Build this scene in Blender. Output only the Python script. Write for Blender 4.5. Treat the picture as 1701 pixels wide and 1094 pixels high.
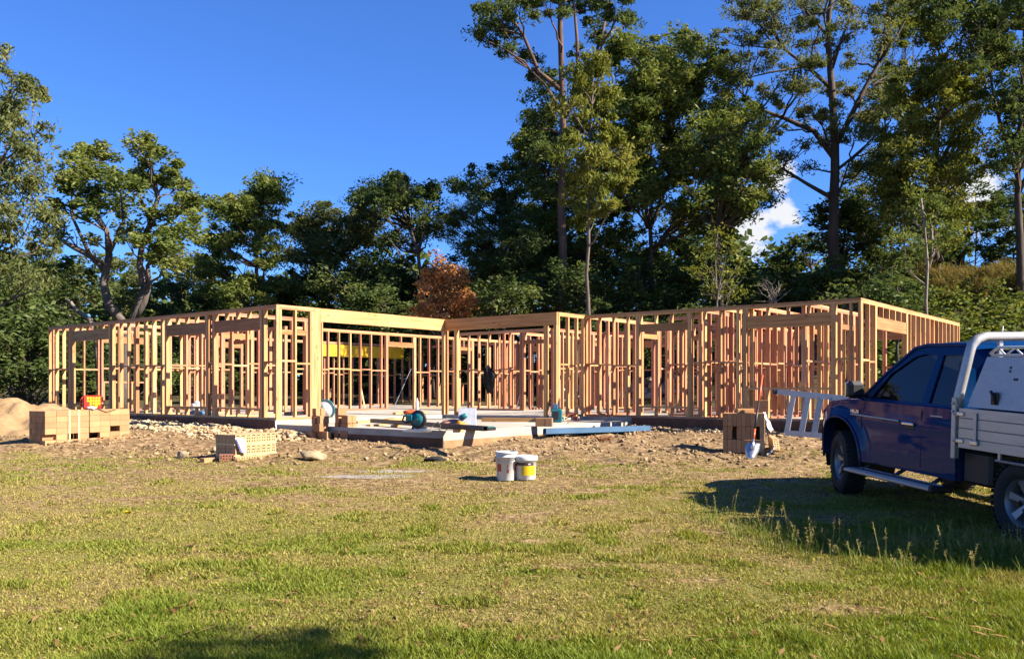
import bpy, bmesh, math, random
import numpy as np
from mathutils import Vector, Matrix, Euler
R = math.radians
random.seed(7)
for o in list(bpy.data.objects):
    bpy.data.objects.remove(o)
S = bpy.context.scene
C = S.collection

# ---------------------------------------------------------------- camera
EZ = 1.68            # eye height
FPX = 1450.0         # focal length in pixels of the 1701 px wide photograph
HOR = 645.0          # horizon row
cd = bpy.data.cameras.new('camera'); cam = bpy.data.objects.new('camera', cd); C.objects.link(cam)
cam.location = (0, 0, EZ); cam.rotation_euler = (R(90), 0, 0)
cd.sensor_width = 36.0; cd.lens = FPX/1701*36; cd.shift_y = (HOR-547)/1701
cd.clip_start = .05; cd.clip_end = 2000
S.camera = cam

# ---------------------------------------------------------------- light
SUN_EL, SUN_AZ = 35.0, 107.0       # azimuth clockwise from +Y (the way the camera looks)
sd = Vector((math.sin(R(SUN_AZ))*math.cos(R(SUN_EL)), math.cos(R(SUN_AZ))*math.cos(R(SUN_EL)), math.sin(R(SUN_EL))))
ld = bpy.data.lights.new('sun', 'SUN'); ld.energy = 5.0; ld.angle = R(.53); ld.color = (1, .89, .745)
sun = bpy.data.objects.new('sun', ld); C.objects.link(sun)
sun.rotation_euler = (-sd).to_track_quat('-Z', 'Y').to_euler(); sun.location = (20, -6, 20)

W = bpy.data.worlds.new('World'); S.world = W; W.use_nodes = True
wn, wl = W.node_tree.nodes, W.node_tree.links
wn.clear()
wo = wn.new('ShaderNodeOutputWorld'); bg = wn.new('ShaderNodeBackground'); sky = wn.new('ShaderNodeTexSky')
sky.sky_type = 'NISHITA'; sky.sun_disc = False; sky.sun_elevation = R(SUN_EL); sky.sun_rotation = R(SUN_AZ)
sky.air_density = 1.0; sky.dust_density = .15; sky.ozone_density = 3.2; sky.altitude = 300
hs = wn.new('ShaderNodeMixRGB'); hs.blend_type = 'MULTIPLY'; hs.inputs[0].default_value = 1.0; hs.inputs[2].default_value = (.43, .74, 1.30, 1)   # the camera's saturated blue
wl.new(sky.outputs[0], hs.inputs[1])
# small soft cumulus low over the hill
def wnode(t, **k):
    q = wn.new('ShaderNode'+t)
    for a, b in k.items(): setattr(q, a, b)
    return q
tc = wnode('TexCoord'); nz = wnode('TexNoise'); nz.inputs['Scale'].default_value = 17; nz.inputs['Detail'].default_value = 9; nz.inputs['Roughness'].default_value = .58
mpg = wnode('Mapping'); mpg.inputs['Scale'].default_value = (1, 1, 1.7); wl.new(tc.outputs['Generated'], mpg.inputs[0]); wl.new(mpg.outputs[0], nz.inputs['Vector'])
best = None
for cpx, cpy, rad in ((1238, 384, .06), (1292, 300, .032), (1305, 352, .034), (1635, 324, .065)):
    dv = Vector(((cpx-850.5)/FPX, 1, (HOR-cpy)/FPX)).normalized()
    ds = wnode('VectorMath', operation='DISTANCE'); ds.inputs[1].default_value = dv; wl.new(tc.outputs['Generated'], ds.inputs[0])
    mr_ = wnode('MapRange'); mr_.inputs['From Min'].default_value = 0; mr_.inputs['From Max'].default_value = rad; mr_.inputs['To Min'].default_value = 1; mr_.inputs['To Max'].default_value = 0
    wl.new(ds.outputs['Value'], mr_.inputs['Value'])
    if best is None: best = mr_.outputs[0]
    else:
        mxm = wnode('Math', operation='MAXIMUM'); wl.new(best, mxm.inputs[0]); wl.new(mr_.outputs[0], mxm.inputs[1]); best = mxm.outputs[0]
ma = wnode('Math', operation='MULTIPLY_ADD'); ma.inputs[1].default_value = .46; wl.new(best, ma.inputs[0]); wl.new(nz.outputs['Fac'], ma.inputs[2])
rp = wnode('ValToRGB'); rp.color_ramp.elements[0].position = .70; rp.color_ramp.elements[1].position = .84; wl.new(ma.outputs[0], rp.inputs[0])
cm = wnode('MixRGB'); cm.inputs[2].default_value = (5.2, 5.3, 5.6, 1); wl.new(rp.outputs[0], cm.inputs[0]); wl.new(hs.outputs[0], cm.inputs[1])
wl.new(cm.outputs[0], bg.inputs['Color']); wl.new(bg.outputs[0], wo.inputs[0])
bg.inputs['Strength'].default_value = .05

S.view_settings.view_transform = 'Standard'; S.view_settings.look = 'None'; S.view_settings.gamma = 1.0
S.view_settings.use_curve_mapping = False
S.view_settings.exposure = 1.80
S.render.engine = 'CYCLES'
S.cycles.max_bounces = 6; S.cycles.diffuse_bounces = 2; S.cycles.glossy_bounces = 3; S.cycles.transmission_bounces = 5
S.cycles.transparent_max_bounces = 8; S.cycles.caustics_reflective = False; S.cycles.caustics_refractive = False
S.cycles.use_denoising = True
S.cycles.sample_clamp_indirect = 6

# ---------------------------------------------------------------- helpers
def smooth(a, b, x):
    t = np.clip((np.asarray(x, float)-a)/(b-a), 0, 1); return t*t*(3-2*t)
def _hash(ix, iy, seed):
    h = (ix.astype(np.int64)*374761393 + iy.astype(np.int64)*668265263 + seed*1442695041) & 0xFFFFFFFF
    h = ((h ^ (h >> 13))*1274126177) & 0xFFFFFFFF
    return ((h ^ (h >> 16)) & 0xFFFF)/65535.0
def vnoise(x, y, seed=0):
    x = np.asarray(x, float); y = np.asarray(y, float)
    ix, iy = np.floor(x), np.floor(y); fx, fy = x-ix, y-iy
    fx = fx*fx*(3-2*fx); fy = fy*fy*(3-2*fy)
    a, b = _hash(ix, iy, seed), _hash(ix+1, iy, seed); c, d = _hash(ix, iy+1, seed), _hash(ix+1, iy+1, seed)
    return (a*(1-fx)+b*fx)*(1-fy) + (c*(1-fx)+d*fx)*fy
def fbm(x, y, seed=0, oct=4):
    s = 0; a = .5; t = 0
    for k in range(oct):
        s = s + a*vnoise(np.asarray(x)*2**k, np.asarray(y)*2**k, seed+k); t += a; a *= .5
    return s/t
_gy = [-60, 0, 8, 12, 16, 18.5, 22, 40, 300]; _gz = [-1.2, 0, .25, .39, .61, .76, .82, .95, 4.0]
def gz(x, y, fine=True):
    x = np.asarray(x, float); y = np.asarray(y, float)
    z = np.interp(y, _gy, _gz)
    z = z + 5.2*smooth(29.5, 41, y+.10*x)*smooth(3, 17, x) + 6*smooth(45, 120, y)*smooth(-10, 60, x)
    z = z + .9*smooth(33, 50, y)*(1-smooth(3, 17, x))
    if fine:
        z = z + (fbm(x*.5, y*.5, 3, 3)-.5)*.10*smooth(3, 30, np.abs(y-2)+3)
        z = z - .03*(fbm(x*3, y*3, 5, 3)-.5)*smooth(25, 20, y)
        d = dirt_mask(x, y)
        z = z + d*((fbm(x*2.2, y*2.2, 11, 5)-.5)*.20)
    return z
def dirt_mask(x, y):
    n = (fbm(x*.8, y*.8, 21, 4)-.5)
    front = smooth(12.7, 14.8, y+n*3.2-.35*smooth(-4, -9, x)*4) * (1-smooth(30, 34, y))
    left = smooth(-12, -9.0, x)
    return front*left
def ray(px, py, Y):
    return Vector(((px-850.5)/FPX*Y, Y, EZ-(py-HOR)/FPX*Y))
def gpx(px, py):
    lo, hi = 2.0, 80.0
    ys = np.linspace(lo, hi, 4000); xs = (px-850.5)/FPX*ys; zs = EZ-(py-HOR)/FPX*ys
    k = np.argmax(zs < gz(xs, ys)); Y = ys[k]
    return Vector(((px-850.5)/FPX*Y, Y, float(gz(xs[k], Y))))

class MB:
    """collects shapes, builds ONE mesh object"""
    def __init__(s): s.v = []; s.f = []; s.sm = []
    def add(s, vs, fs, M=None, smooth=False):
        b = len(s.v)
        s.v += [tuple(M @ Vector(v)) if M is not None else tuple(v) for v in vs]
        s.f += [tuple(i+b for i in f) for f in fs]; s.sm += [smooth]*len(fs)
        return s
    def box(s, c, d, M=None, rz=0, rx=0, ry=0):
        h = [k/2 for k in d]
        vs = [(a*h[0], b*h[1], e*h[2]) for a in (-1, 1) for b in (-1, 1) for e in (-1, 1)]
        L = Matrix.Translation(c) @ Euler((rx, ry, rz)).to_matrix().to_4x4()
        fs = [(0, 1, 3, 2), (4, 6, 7, 5), (0, 4, 5, 1), (2, 3, 7, 6), (0, 2, 6, 4), (1, 5, 7, 3)]
        return s.add(vs, fs, (M @ L) if M is not None else L)
    def bbox(s, c, d, b=.01, M=None, rz=0, rx=0, ry=0):
        """box with chamfered edges"""
        L = Matrix.Translation(c) @ Euler((rx, ry, rz)).to_matrix().to_4x4()
        bm = bmesh.new(); bmesh.ops.create_cube(bm, size=1.0)
        for v in bm.verts: v.co = Vector((v.co.x*d[0], v.co.y*d[1], v.co.z*d[2]))
        bmesh.ops.bevel(bm, geom=bm.edges[:], offset=b, segments=1, affect='EDGES', profile=.7)
        bm.verts.index_update()
        s.add([v.co[:] for v in bm.verts], [[v.index for v in f.verts] for f in bm.faces], (M @ L) if M is not None else L)
        bm.free(); return s
    def tube(s, pts, rad, n=8, cap=True, M=None):
        pts = [Vector(p) for p in pts]; k = len(pts)
        rad = [rad]*k if not hasattr(rad, '__len__') else rad
        vs = []; fs = []; prev = None
        for i, p in enumerate(pts):
            t = (pts[min(i+1, k-1)]-pts[max(i-1, 0)]).normalized()
            if prev is None:
                a = Vector((0, 0, 1)) if abs(t.z) < .9 else Vector((1, 0, 0))
                u = t.cross(a).normalized()
            else:
                u = (prev-t*prev.dot(t)).normalized()
            w = t.cross(u); prev = u
            for j in range(n):
                an = 2*math.pi*j/n; vs.append(p+(u*math.cos(an)+w*math.sin(an))*rad[i])
        for i in range(k-1):
            for j in range(n):
                fs.append((i*n+j, i*n+(j+1) % n, (i+1)*n+(j+1) % n, (i+1)*n+j))
        if cap: fs += [tuple(range(n-1, -1, -1)), tuple((k-1)*n+j for j in range(n))]
        return s.add(vs, fs, M, True)
    def lathe(s, prof, n=24, M=None, smooth=True, closed=False):
        vs = []; fs = []
        for r, z in prof:
            for j in range(n):
                a = 2*math.pi*j/n; vs.append((r*math.cos(a), r*math.sin(a), z))
        k = len(prof)
        for i in range(k-1 if not closed else k):
            i2 = (i+1) % k
            for j in range(n):
                fs.append((i*n+j, i*n+(j+1) % n, i2*n+(j+1) % n, i2*n+j))
        return s.add(vs, fs, M, smooth)
    def prism(s, poly, h, M=None):
        n = len(poly)
        vs = [(x, y, 0) for x, y in poly]+[(x, y, h) for x, y in poly]
        fs = [tuple(range(n-1, -1, -1)), tuple(range(n, 2*n))]+[(i, (i+1) % n, n+(i+1) % n, n+i) for i in range(n)]
        return s.add(vs, fs, M)
    def mesh(s, name, mat):
        me = bpy.data.meshes.new(name); me.from_pydata(s.v, [], s.f)
        me.polygons.foreach_set('use_smooth', s.sm); me.materials.append(mat); me.update(); return me
    def build(s, name, mat, parent=None):
        return link(name, s.mesh(name, mat), parent)
def link(name, me, parent=None):
    o = bpy.data.objects.new(name, me); C.objects.link(o)
    if parent is not None: o.parent = parent
    return o
def tag(o, label=None, cat=None, group=None, kind=None):
    for k, v in (('label', label), ('category', cat), ('group', group), ('kind', kind)):
        if v: o[k] = v
    return o
def thing(name, label, cat, loc=(0, 0, 0), rz=0, group=None):
    o = bpy.data.objects.new(name, None); C.objects.link(o); o.empty_display_size = .1
    o.location = loc; o.rotation_euler = (0, 0, rz); return tag(o, label, cat, group)
def npmesh(name, verts, faces_n, nper, mat, cols=None, smooth=False):
    """verts (N,3); faces (F,nper) int"""
    me = bpy.data.meshes.new(name); V = np.asarray(verts, np.float32); Fc = np.asarray(faces_n, np.int32)
    me.vertices.add(len(V)); me.vertices.foreach_set('co', V.ravel())
    me.loops.add(Fc.size); me.loops.foreach_set('vertex_index', Fc.ravel())
    me.polygons.add(len(Fc)); me.polygons.foreach_set('loop_start', np.arange(0, Fc.size, nper, dtype=np.int32))
    me.polygons.foreach_set('loop_total', np.full(len(Fc), nper, np.int32))
    if smooth: me.polygons.foreach_set('use_smooth', np.ones(len(Fc), bool))
    if cols is not None:
        at = me.color_attributes.new('tint', 'FLOAT_COLOR', 'POINT')
        c4 = np.ones((len(V), 4), np.float32); c4[:, :3] = cols; at.data.foreach_set('color', c4.ravel())
    me.materials.append(mat); me.update(calc_edges=True); return me

# ---------------------------------------------------------------- materials
def nodes(name):
    m = bpy.data.materials.new(name); m.use_nodes = True
    return m, m.node_tree.nodes, m.node_tree.links, m.node_tree.nodes['Principled BSDF']
ALB = .66
def mat(name, col, rough=.6, metal=0, var=.15, scale=6, bump=.0, bscale=30, col2=None, coat=0, spec=None, rand=0.0, stretch=None, detail=5):
    m, n, l, p = nodes(name)
    t = n.new('ShaderNodeTexCoord'); mpn = n.new('ShaderNodeMapping'); l.new(t.outputs['Object'], mpn.inputs[0])
    if stretch: mpn.inputs['Scale'].default_value = stretch
    z = n.new('ShaderNodeTexNoise'); z.inputs['Scale'].default_value = scale; z.inputs['Detail'].default_value = detail; z.inputs['Roughness'].default_value = .65
    oi = n.new('ShaderNodeObjectInfo'); ad = n.new('ShaderNodeVectorMath'); ad.operation = 'ADD'
    sc = n.new('ShaderNodeVectorMath'); sc.operation = 'SCALE'; sc.inputs[0].default_value = (37, 17, 53)
    l.new(oi.outputs['Random'], sc.inputs['Scale']); l.new(mpn.outputs[0], ad.inputs[0]); l.new(sc.outputs[0], ad.inputs[1])
    l.new(ad.outputs[0], z.inputs['Vector'])
    if metal < .4: col = tuple(c*ALB for c in col); col2 = tuple(c*ALB for c in col2) if col2 else None
    r = n.new('ShaderNodeValToRGB'); c2 = col2 or tuple(c*(1-var*2) for c in col)
    r.color_ramp.elements[0].position = .3; r.color_ramp.elements[1].position = .7
    r.color_ramp.elements[0].color = (*c2, 1); r.color_ramp.elements[1].color = (*[min(1, c*(1+var*.6)) for c in col], 1)
    l.new(z.outputs['Fac'], r.inputs[0]); out = r.outputs[0]
    if rand:
        h = n.new('ShaderNodeHueSaturation'); mr = n.new('ShaderNodeMapRange'); mr.inputs['To Min'].default_value = 1-rand; mr.inputs['To Max'].default_value = 1+rand
        l.new(oi.outputs['Random'], mr.inputs['Value']); l.new(mr.outputs[0], h.inputs['Value']); l.new(out, h.inputs['Color']); out = h.outputs[0]
    l.new(out, p.inputs['Base Color'])
    p.inputs['Roughness'].default_value = rough; p.inputs['Metallic'].default_value = metal
    if spec is not None: p.inputs['Specular IOR Level'].default_value = spec
    if coat: p.inputs['Coat Weight'].default_value = coat; p.inputs['Coat Roughness'].default_value = .04
    if bump:
        b = n.new('ShaderNodeBump'); b.inputs['Strength'].default_value = bump; b.inputs['Distance'].default_value = .02
        z2 = n.new('ShaderNodeTexNoise'); z2.inputs['Scale'].default_value = bscale; z2.inputs['Detail'].default_value = 6
        l.new(ad.outputs[0], z2.inputs['Vector']); l.new(z2.outputs['Fac'], b.inputs['Height']); l.new(b.outputs[0], p.inputs['Normal'])
    return m
def wood(name, a, b, c):
    """sawn pine, grain along local X, three board colours picked per object"""
    m, n, l, p = nodes(name)
    t = n.new('ShaderNodeTexCoord'); oi = n.new('ShaderNodeObjectInfo')
    mpn = n.new('ShaderNodeMapping'); mpn.inputs['Scale'].default_value = (1.1, 22, 22); l.new(t.outputs['Object'], mpn.inputs[0])
    sc = n.new('ShaderNodeVectorMath'); sc.operation = 'SCALE'; sc.inputs[0].default_value = (61, 47, 83)
    ad = n.new('ShaderNodeVectorMath'); ad.operation = 'ADD'
    l.new(oi.outputs['Random'], sc.inputs['Scale']); l.new(mpn.outputs[0], ad.inputs[0]); l.new(sc.outputs[0], ad.inputs[1])
    z = n.new('ShaderNodeTexNoise'); z.inputs['Scale'].default_value = 1.0; z.inputs['Detail'].default_value = 4; l.new(ad.outputs[0], z.inputs['Vector'])
    r = n.new('ShaderNodeValToRGB'); r.color_ramp.interpolation = 'LINEAR'
    e = r.color_ramp.elements; e[0].position = 0; e[0].color = (*a, 1); e[1].position = 1; e[1].color = (*c, 1)
    k = e.new(.55); k.color = (*b, 1)
    l.new(oi.outputs['Random'], r.inputs[0])
    r2 = n.new('ShaderNodeValToRGB'); r2.color_ramp.elements[0].position = .32; r2.color_ramp.elements[0].color = (.70, .60, .50, 1)
    r2.color_ramp.elements[1].position = .62; r2.color_ramp.elements[1].color = (1.06, 1.05, 1.03, 1)
    l.new(z.outputs['Fac'], r2.inputs[0])
    # knots
    mp2 = n.new('ShaderNodeMapping'); mp2.inputs['Scale'].default_value = (2.6, 9, 9); l.new(t.outputs['Object'], mp2.inputs[0])
    ad2 = n.new('ShaderNodeVectorMath'); ad2.operation = 'ADD'; l.new(mp2.outputs[0], ad2.inputs[0]); l.new(sc.outputs[0], ad2.inputs[1])
    vo = n.new('ShaderNodeTexVoronoi'); vo.inputs['Scale'].default_value = 1.0; l.new(ad2.outputs[0], vo.inputs['Vector'])
    r3 = n.new('ShaderNodeValToRGB'); r3.color_ramp.elements[0].position = .06; r3.color_ramp.elements[0].color = (.42, .28, .18, 1)
    r3.color_ramp.elements[1].position = .16; r3.color_ramp.elements[1].color = (1, 1, 1, 1); l.new(vo.outputs['Distance'], r3.inputs[0])
    m1 = n.new('ShaderNodeMixRGB'); m1.blend_type = 'MULTIPLY'; m1.inputs['Fac'].default_value = 1
    m2 = n.new('ShaderNodeMixRGB'); m2.blend_type = 'MULTIPLY'; m2.inputs['Fac'].default_value = 1
    l.new(r.outputs[0], m1.inputs[1]); l.new(r2.outputs[0], m1.inputs[2]); l.new(m1.outputs[0], m2.inputs[1]); l.new(r3.outputs[0], m2.inputs[2])
    fr = n.new('ShaderNodeMath'); fr.operation = 'MULTIPLY'; fr.inputs[1].default_value = 7.31; fq = n.new('ShaderNodeMath'); fq.operation = 'FRACT'; vr = n.new('ShaderNodeMapRange'); vr.inputs['To Min'].default_value = .70; vr.inputs['To Max'].default_value = 1.12
    l.new(oi.outputs['Random'], fr.inputs[0]); l.new(fr.outputs[0], fq.inputs[0]); l.new(fq.outputs[0], vr.inputs['Value'])
    hv = n.new('ShaderNodeHueSaturation'); l.new(vr.outputs[0], hv.inputs['Value']); l.new(m2.outputs[0], hv.inputs['Color'])
    l.new(hv.outputs[0], p.inputs['Base Color']); p.inputs['Roughness'].default_value = .62; p.inputs['Specular IOR Level'].default_value = .3
    return m
def leafmat(name, trans=.35):
    m, n, l, p = nodes(name); n.remove(p); out = n['Material Output']
    at = n.new('ShaderNodeAttribute'); at.attribute_name = 'tint'
    d = n.new('ShaderNodeBsdfDiffuse'); t = n.new('ShaderNodeBsdfTranslucent'); g = n.new('ShaderNodeBsdfGlossy'); g.inputs['Roughness'].default_value = .42
    h = n.new('ShaderNodeHueSaturation'); h.inputs['Hue'].default_value = .485; h.inputs['Saturation'].default_value = 1.15; h.inputs['Value'].default_value = 1.1
    l.new(at.outputs['Color'], d.inputs['Color']); l.new(at.outputs['Color'], h.inputs['Color']); l.new(h.outputs[0], t.inputs['Color'])
    a = n.new('ShaderNodeMixShader'); a.inputs[0].default_value = trans; b = n.new('ShaderNodeMixShader'); b.inputs[0].default_value = .006
    l.new(d.outputs[0], a.inputs[1]); l.new(t.outputs[0], a.inputs[2]); l.new(a.outputs[0], b.inputs[1]); l.new(g.outputs[0], b.inputs[2]); l.new(b.outputs[0], out.inputs[0])
    return m
M = {}
M['pine'] = wood('pine', (.52, .295, .120), (.58, .345, .150), (.46, .20, .090))
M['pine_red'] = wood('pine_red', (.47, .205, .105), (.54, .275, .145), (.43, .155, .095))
M['lvl'] = wood('beam_pine', (.50, .285, .110), (.52, .295, .115), (.48, .265, .105))
M['lintel'] = wood('shaded_lintel_pine', (.38, .20, .075), (.36, .175, .065), (.33, .14, .055))  # darker than the studs: shading of the front faces is in the colour
M['yellow_beam'] = mat('yellow_beam', (.85, .50, .01), .5, var=.06)
M['concrete'] = mat('concrete', (.56, .51, .42), .85, var=.16, scale=1.3, bump=.12, bscale=25, col2=(.36, .32, .26), detail=9)
M['form'] = mat('form_board', (.21, .088, .040), .85, var=.2, scale=3, bump=.2, rand=.12, col2=(.12, .05, .022))
M['clay_stain'] = mat('clay_stain', (.40, .235, .11), .95, var=.18, scale=5, bump=.4)
M['brick'] = mat('brick', (.55, .275, .120), .9, var=.10, scale=9, bump=.25, bscale=60, rand=.2, col2=(.46, .24, .105))
M['brick_red'] = mat('brick_red', (.42, .18, .10), .9, var=.12, scale=9, bump=.25, bscale=60, rand=.12)
M['brick_cream'] = mat('brick_cream', (.58, .37, .18), .9, var=.10, scale=9, bump=.25, bscale=60, rand=.08)
M['strap'] = mat('strap', (.75, .66, .30), .5, var=.05)
M['white_plastic'] = mat('white_plastic', (.78, .77, .74), .38, var=.04, scale=3)
M['white_bag'] = mat('white_bag', (.74, .73, .74), .55, var=.08)
M['yellow_label'] = mat('yellow_label', (.82, .56, .01), .45, var=.04)
M['red_label'] = mat('red_label', (.62, .06, .02), .45, var=.06)
M['dark_label'] = mat('dark_label', (.06, .045, .04), .5, var=.1)
M['maroon_label'] = mat('maroon_label', (.16, .02, .03), .5, var=.1)
M['blue_print'] = mat('blue_print', (.10, .08, .30), .5, var=.1)
M['orange_plastic'] = mat('orange_plastic', (.75, .12, .02), .45, var=.08)
M['red_bag'] = mat('red_bag', (.68, .035, .01), .5, var=.12)
M['teal'] = mat('teal', (.008, .20, .22), .4, var=.12)
M['black_plastic'] = mat('black_plastic', (.018, .018, .02), .5, var=.2)
M['black_steel'] = mat('black_steel', (.02, .021, .024), .42, var=.2, scale=4)
M['blue_steel'] = mat('blue_steel', (.07, .17, .31), .45, var=.12, scale=3)
M['steel'] = mat('steel', (.50, .50, .50), .32, metal=.9, var=.1)
M['galv'] = mat('galvanised', (.50, .51, .52), .5, metal=.55, var=.12, scale=12)
M['alu'] = mat('aluminium', (.34, .35, .38), .42, metal=.6, var=.06, scale=14)
M['alu_dull'] = mat('aluminium_tray', (.40, .385, .37), .48, metal=.6, var=.08, scale=5, stretch=(.6, 4, 4))
M['cloth_black'] = mat('cloth_black', (.008, .008, .009), .9, var=.3)
M['cord'] = mat('cord', (.35, .27, .17), .6, var=.1)
M['rock'] = mat('rock', (.44, .34, .20), .95, var=.22, scale=5, bump=.6, bscale=14, rand=.15)
M['leaf'] = leafmat('leaf', .38)
M['grass'] = leafmat('grass_blade', .30)
# ================================================================ ground
def ground_material():
    m, n, l, p = nodes('lawn_and_clay')
    at = n.new('ShaderNodeAttribute'); at.attribute_name = 'tint'
    sp = n.new('ShaderNodeSeparateColor'); l.new(at.outputs['Color'], sp.inputs[0])
    t = n.new('ShaderNodeTexCoord')
    def noise(sc, det=6, ro=.65):
        z = n.new('ShaderNodeTexNoise'); z.inputs['Scale'].default_value = sc; z.inputs['Detail'].default_value = det; z.inputs['Roughness'].default_value = ro
        l.new(t.outputs['Object'], z.inputs['Vector']); return z
    def ramp(src, stops):
        r = n.new('ShaderNodeValToRGB'); e = r.color_ramp.elements
        e[0].position, e[0].color = stops[0][0], (*stops[0][1], 1); e[1].position, e[1].color = stops[-1][0], (*stops[-1][1], 1)
        for ps, c in stops[1:-1]: k = e.new(ps); k.color = (*c, 1)
        l.new(src, r.inputs[0]); return r.outputs[0]
    def mix(f, a, b):
        x = n.new('ShaderNodeMixRGB'); l.new(f, x.inputs[0]); l.new(a, x.inputs[1]); l.new(b, x.inputs[2]); return x.outputs[0]
    fine = noise(34, 10, .82); mid = noise(3.2, 6)
    grass = ramp(fine.outputs['Fac'], [(.30, (.07, .07, .018)), (.45, (.125, .115, .030)), (.58, (.19, .16, .052)), (.70, (.26, .205, .085))])
    green = ramp(fine.outputs['Fac'], [(.30, (.05, .075, .012)), (.5, (.105, .13, .020)), (.70, (.17, .18, .04))])
    dry = ramp(fine.outputs['Fac'], [(.30, (.10, .07, .028)), (.5, (.19, .145, .056)), (.70, (.28, .215, .095))])
    dn = noise(9, 9, .72)
    dirt = ramp(dn.outputs['Fac'], [(.36, (.055, .031, .015)), (.45, (.145, .092, .044)), (.54, (.23, .156, .080)), (.64, (.37, .27, .15))])
    grey = ramp(dn.outputs['Fac'], [(.3, (.20, .18, .155)), (.7, (.34, .32, .30))])
    brk = noise(13, 9, .78)
    def broken(src, k=1.5, lo=.30, hi=.62):
        a = n.new('ShaderNodeMath'); a.operation = 'SUBTRACT'; l.new(brk.outputs['Fac'], a.inputs[0]); a.inputs[1].default_value = .5
        m_ = n.new('ShaderNodeMath'); m_.operation = 'MULTIPLY_ADD'; l.new(a.outputs[0], m_.inputs[0]); m_.inputs[1].default_value = k; l.new(src, m_.inputs[2])
        r = n.new('ShaderNodeMapRange'); r.inputs['From Min'].default_value = lo; r.inputs['From Max'].default_value = hi; l.new(m_.outputs[0], r.inputs['Value']); return r.outputs[0]
    c = mix(broken(sp.outputs['Green'], 2.0, .2, .8), grass, dry)
    inv = n.new('ShaderNodeAttribute'); inv.attribute_name = 'mask2'; s2 = n.new('ShaderNodeSeparateColor'); l.new(inv.outputs['Color'], s2.inputs[0])
    c = mix(broken(s2.outputs['Red'], 2.0, .3, 1.2), c, green)
    c = mix(broken(sp.outputs['Red']), c, dirt)
    c = mix(broken(sp.outputs['Blue'], 1.2, .25, .75), c, grey)
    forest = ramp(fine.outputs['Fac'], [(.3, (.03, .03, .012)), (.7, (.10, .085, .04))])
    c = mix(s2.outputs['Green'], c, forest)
    sk = noise(75, 5, .7); skr = ramp(sk.outputs['Fac'], [(.36, (.45, .42, .40)), (.50, (.98, .98, .98)), (.66, (1.18, 1.16, 1.12))])
    mu = n.new('ShaderNodeMixRGB'); mu.blend_type = 'MULTIPLY'; mu.inputs[0].default_value = 1; l.new(c, mu.inputs[1]); l.new(skr, mu.inputs[2]); c = mu.outputs[0]
    l.new(c, p.inputs['Base Color']); p.inputs['Roughness'].default_value = .95; p.inputs['Specular IOR Level'].default_value = .12
    b = n.new('ShaderNodeBump'); b.inputs['Strength'].default_value = .55; b.inputs['Distance'].default_value = .03
    l.new(dn.outputs['Fac'], b.inputs['Height']); l.new(b.outputs[0], p.inputs['Normal'])
    return m
def ellipse_mask(x, y, cx, cy, rx, ry, seed, amp=.9):
    d = ((x-cx)/rx)**2+((y-cy)/ry)**2
    return smooth(1.15, .6, d+(fbm(x*2.1, y*2.1, seed, 4)-.5)*amp*2)
PATCHK = .66
GP = [gpx(600, 791), gpx(660, 783)]
PATCH = [(gpx(985, 832), .55, .22), (gpx(520, 832), .5, .22), (gpx(1420, 1018), .45, .22), (gpx(60, 830), .9, .3), (gpx(985, 940), .5, .10), (gpx(1180, 965), .5, .08), (gpx(330, 905), .5, .07), (gpx(640, 845), .6, .12), (gpx(1130, 880), .5, .10), (gpx(130, 770), 1.2, .25), (gpx(1130, 775), 1.2, .25), (gpx(840, 815), 1.0, .2),
         (gpx(40, 1010), .22, .1), (gpx(700, 808), 1.6, .5), (gpx(250, 790), 1.8, .6), (gpx(300, 770), 2.0, .5), (gpx(1000, 790), 2.2, .6)]
def ground_masks(x, y):
    dirt = dirt_mask(x, y)*np.clip(.45+1.1*fbm(x*1.4, y*1.4, 77, 4), 0, 1)
    wear = .80*smooth(8.6, 12.4, y+(fbm(x*.9, y*1.6, 23, 4)-.5)*9)*smooth(.34, .56, fbm(x*1.9, y*3.2, 29, 4))*(1-smooth(19, 20, y))
    dirt = np.maximum(dirt, wear)
    for g, a, b in PATCH: dirt = np.maximum(dirt, PATCHK*ellipse_mask(x, y, g.x, g.y, a, b, 31, .8))
    dry = smooth(.44, .66, fbm(x*.75, y*1.5, 41, 5)+.13*smooth(6.5, 11, y)-.12*smooth(6.4, 5, y))
    grey = 0
    for k, g in enumerate(GP): grey = np.maximum(grey, .7*ellipse_mask(x, y, g.x, g.y, (.85, .7)[k], .17, 51+k, .8))
    green = smooth(.46, .64, fbm(x*.6+4, y*1.0, 61, 4)+.10*smooth(6.6, 5, y)+.16*smooth(1.6, 4, x)*smooth(11, 8, y)+.1*smooth(12.6, 11.5, y)*smooth(3, 4, x))
    green = green*(1-.6*dry)
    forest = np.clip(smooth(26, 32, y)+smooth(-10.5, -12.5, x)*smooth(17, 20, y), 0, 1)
    return dirt, dry, grey, green, forest
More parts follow.
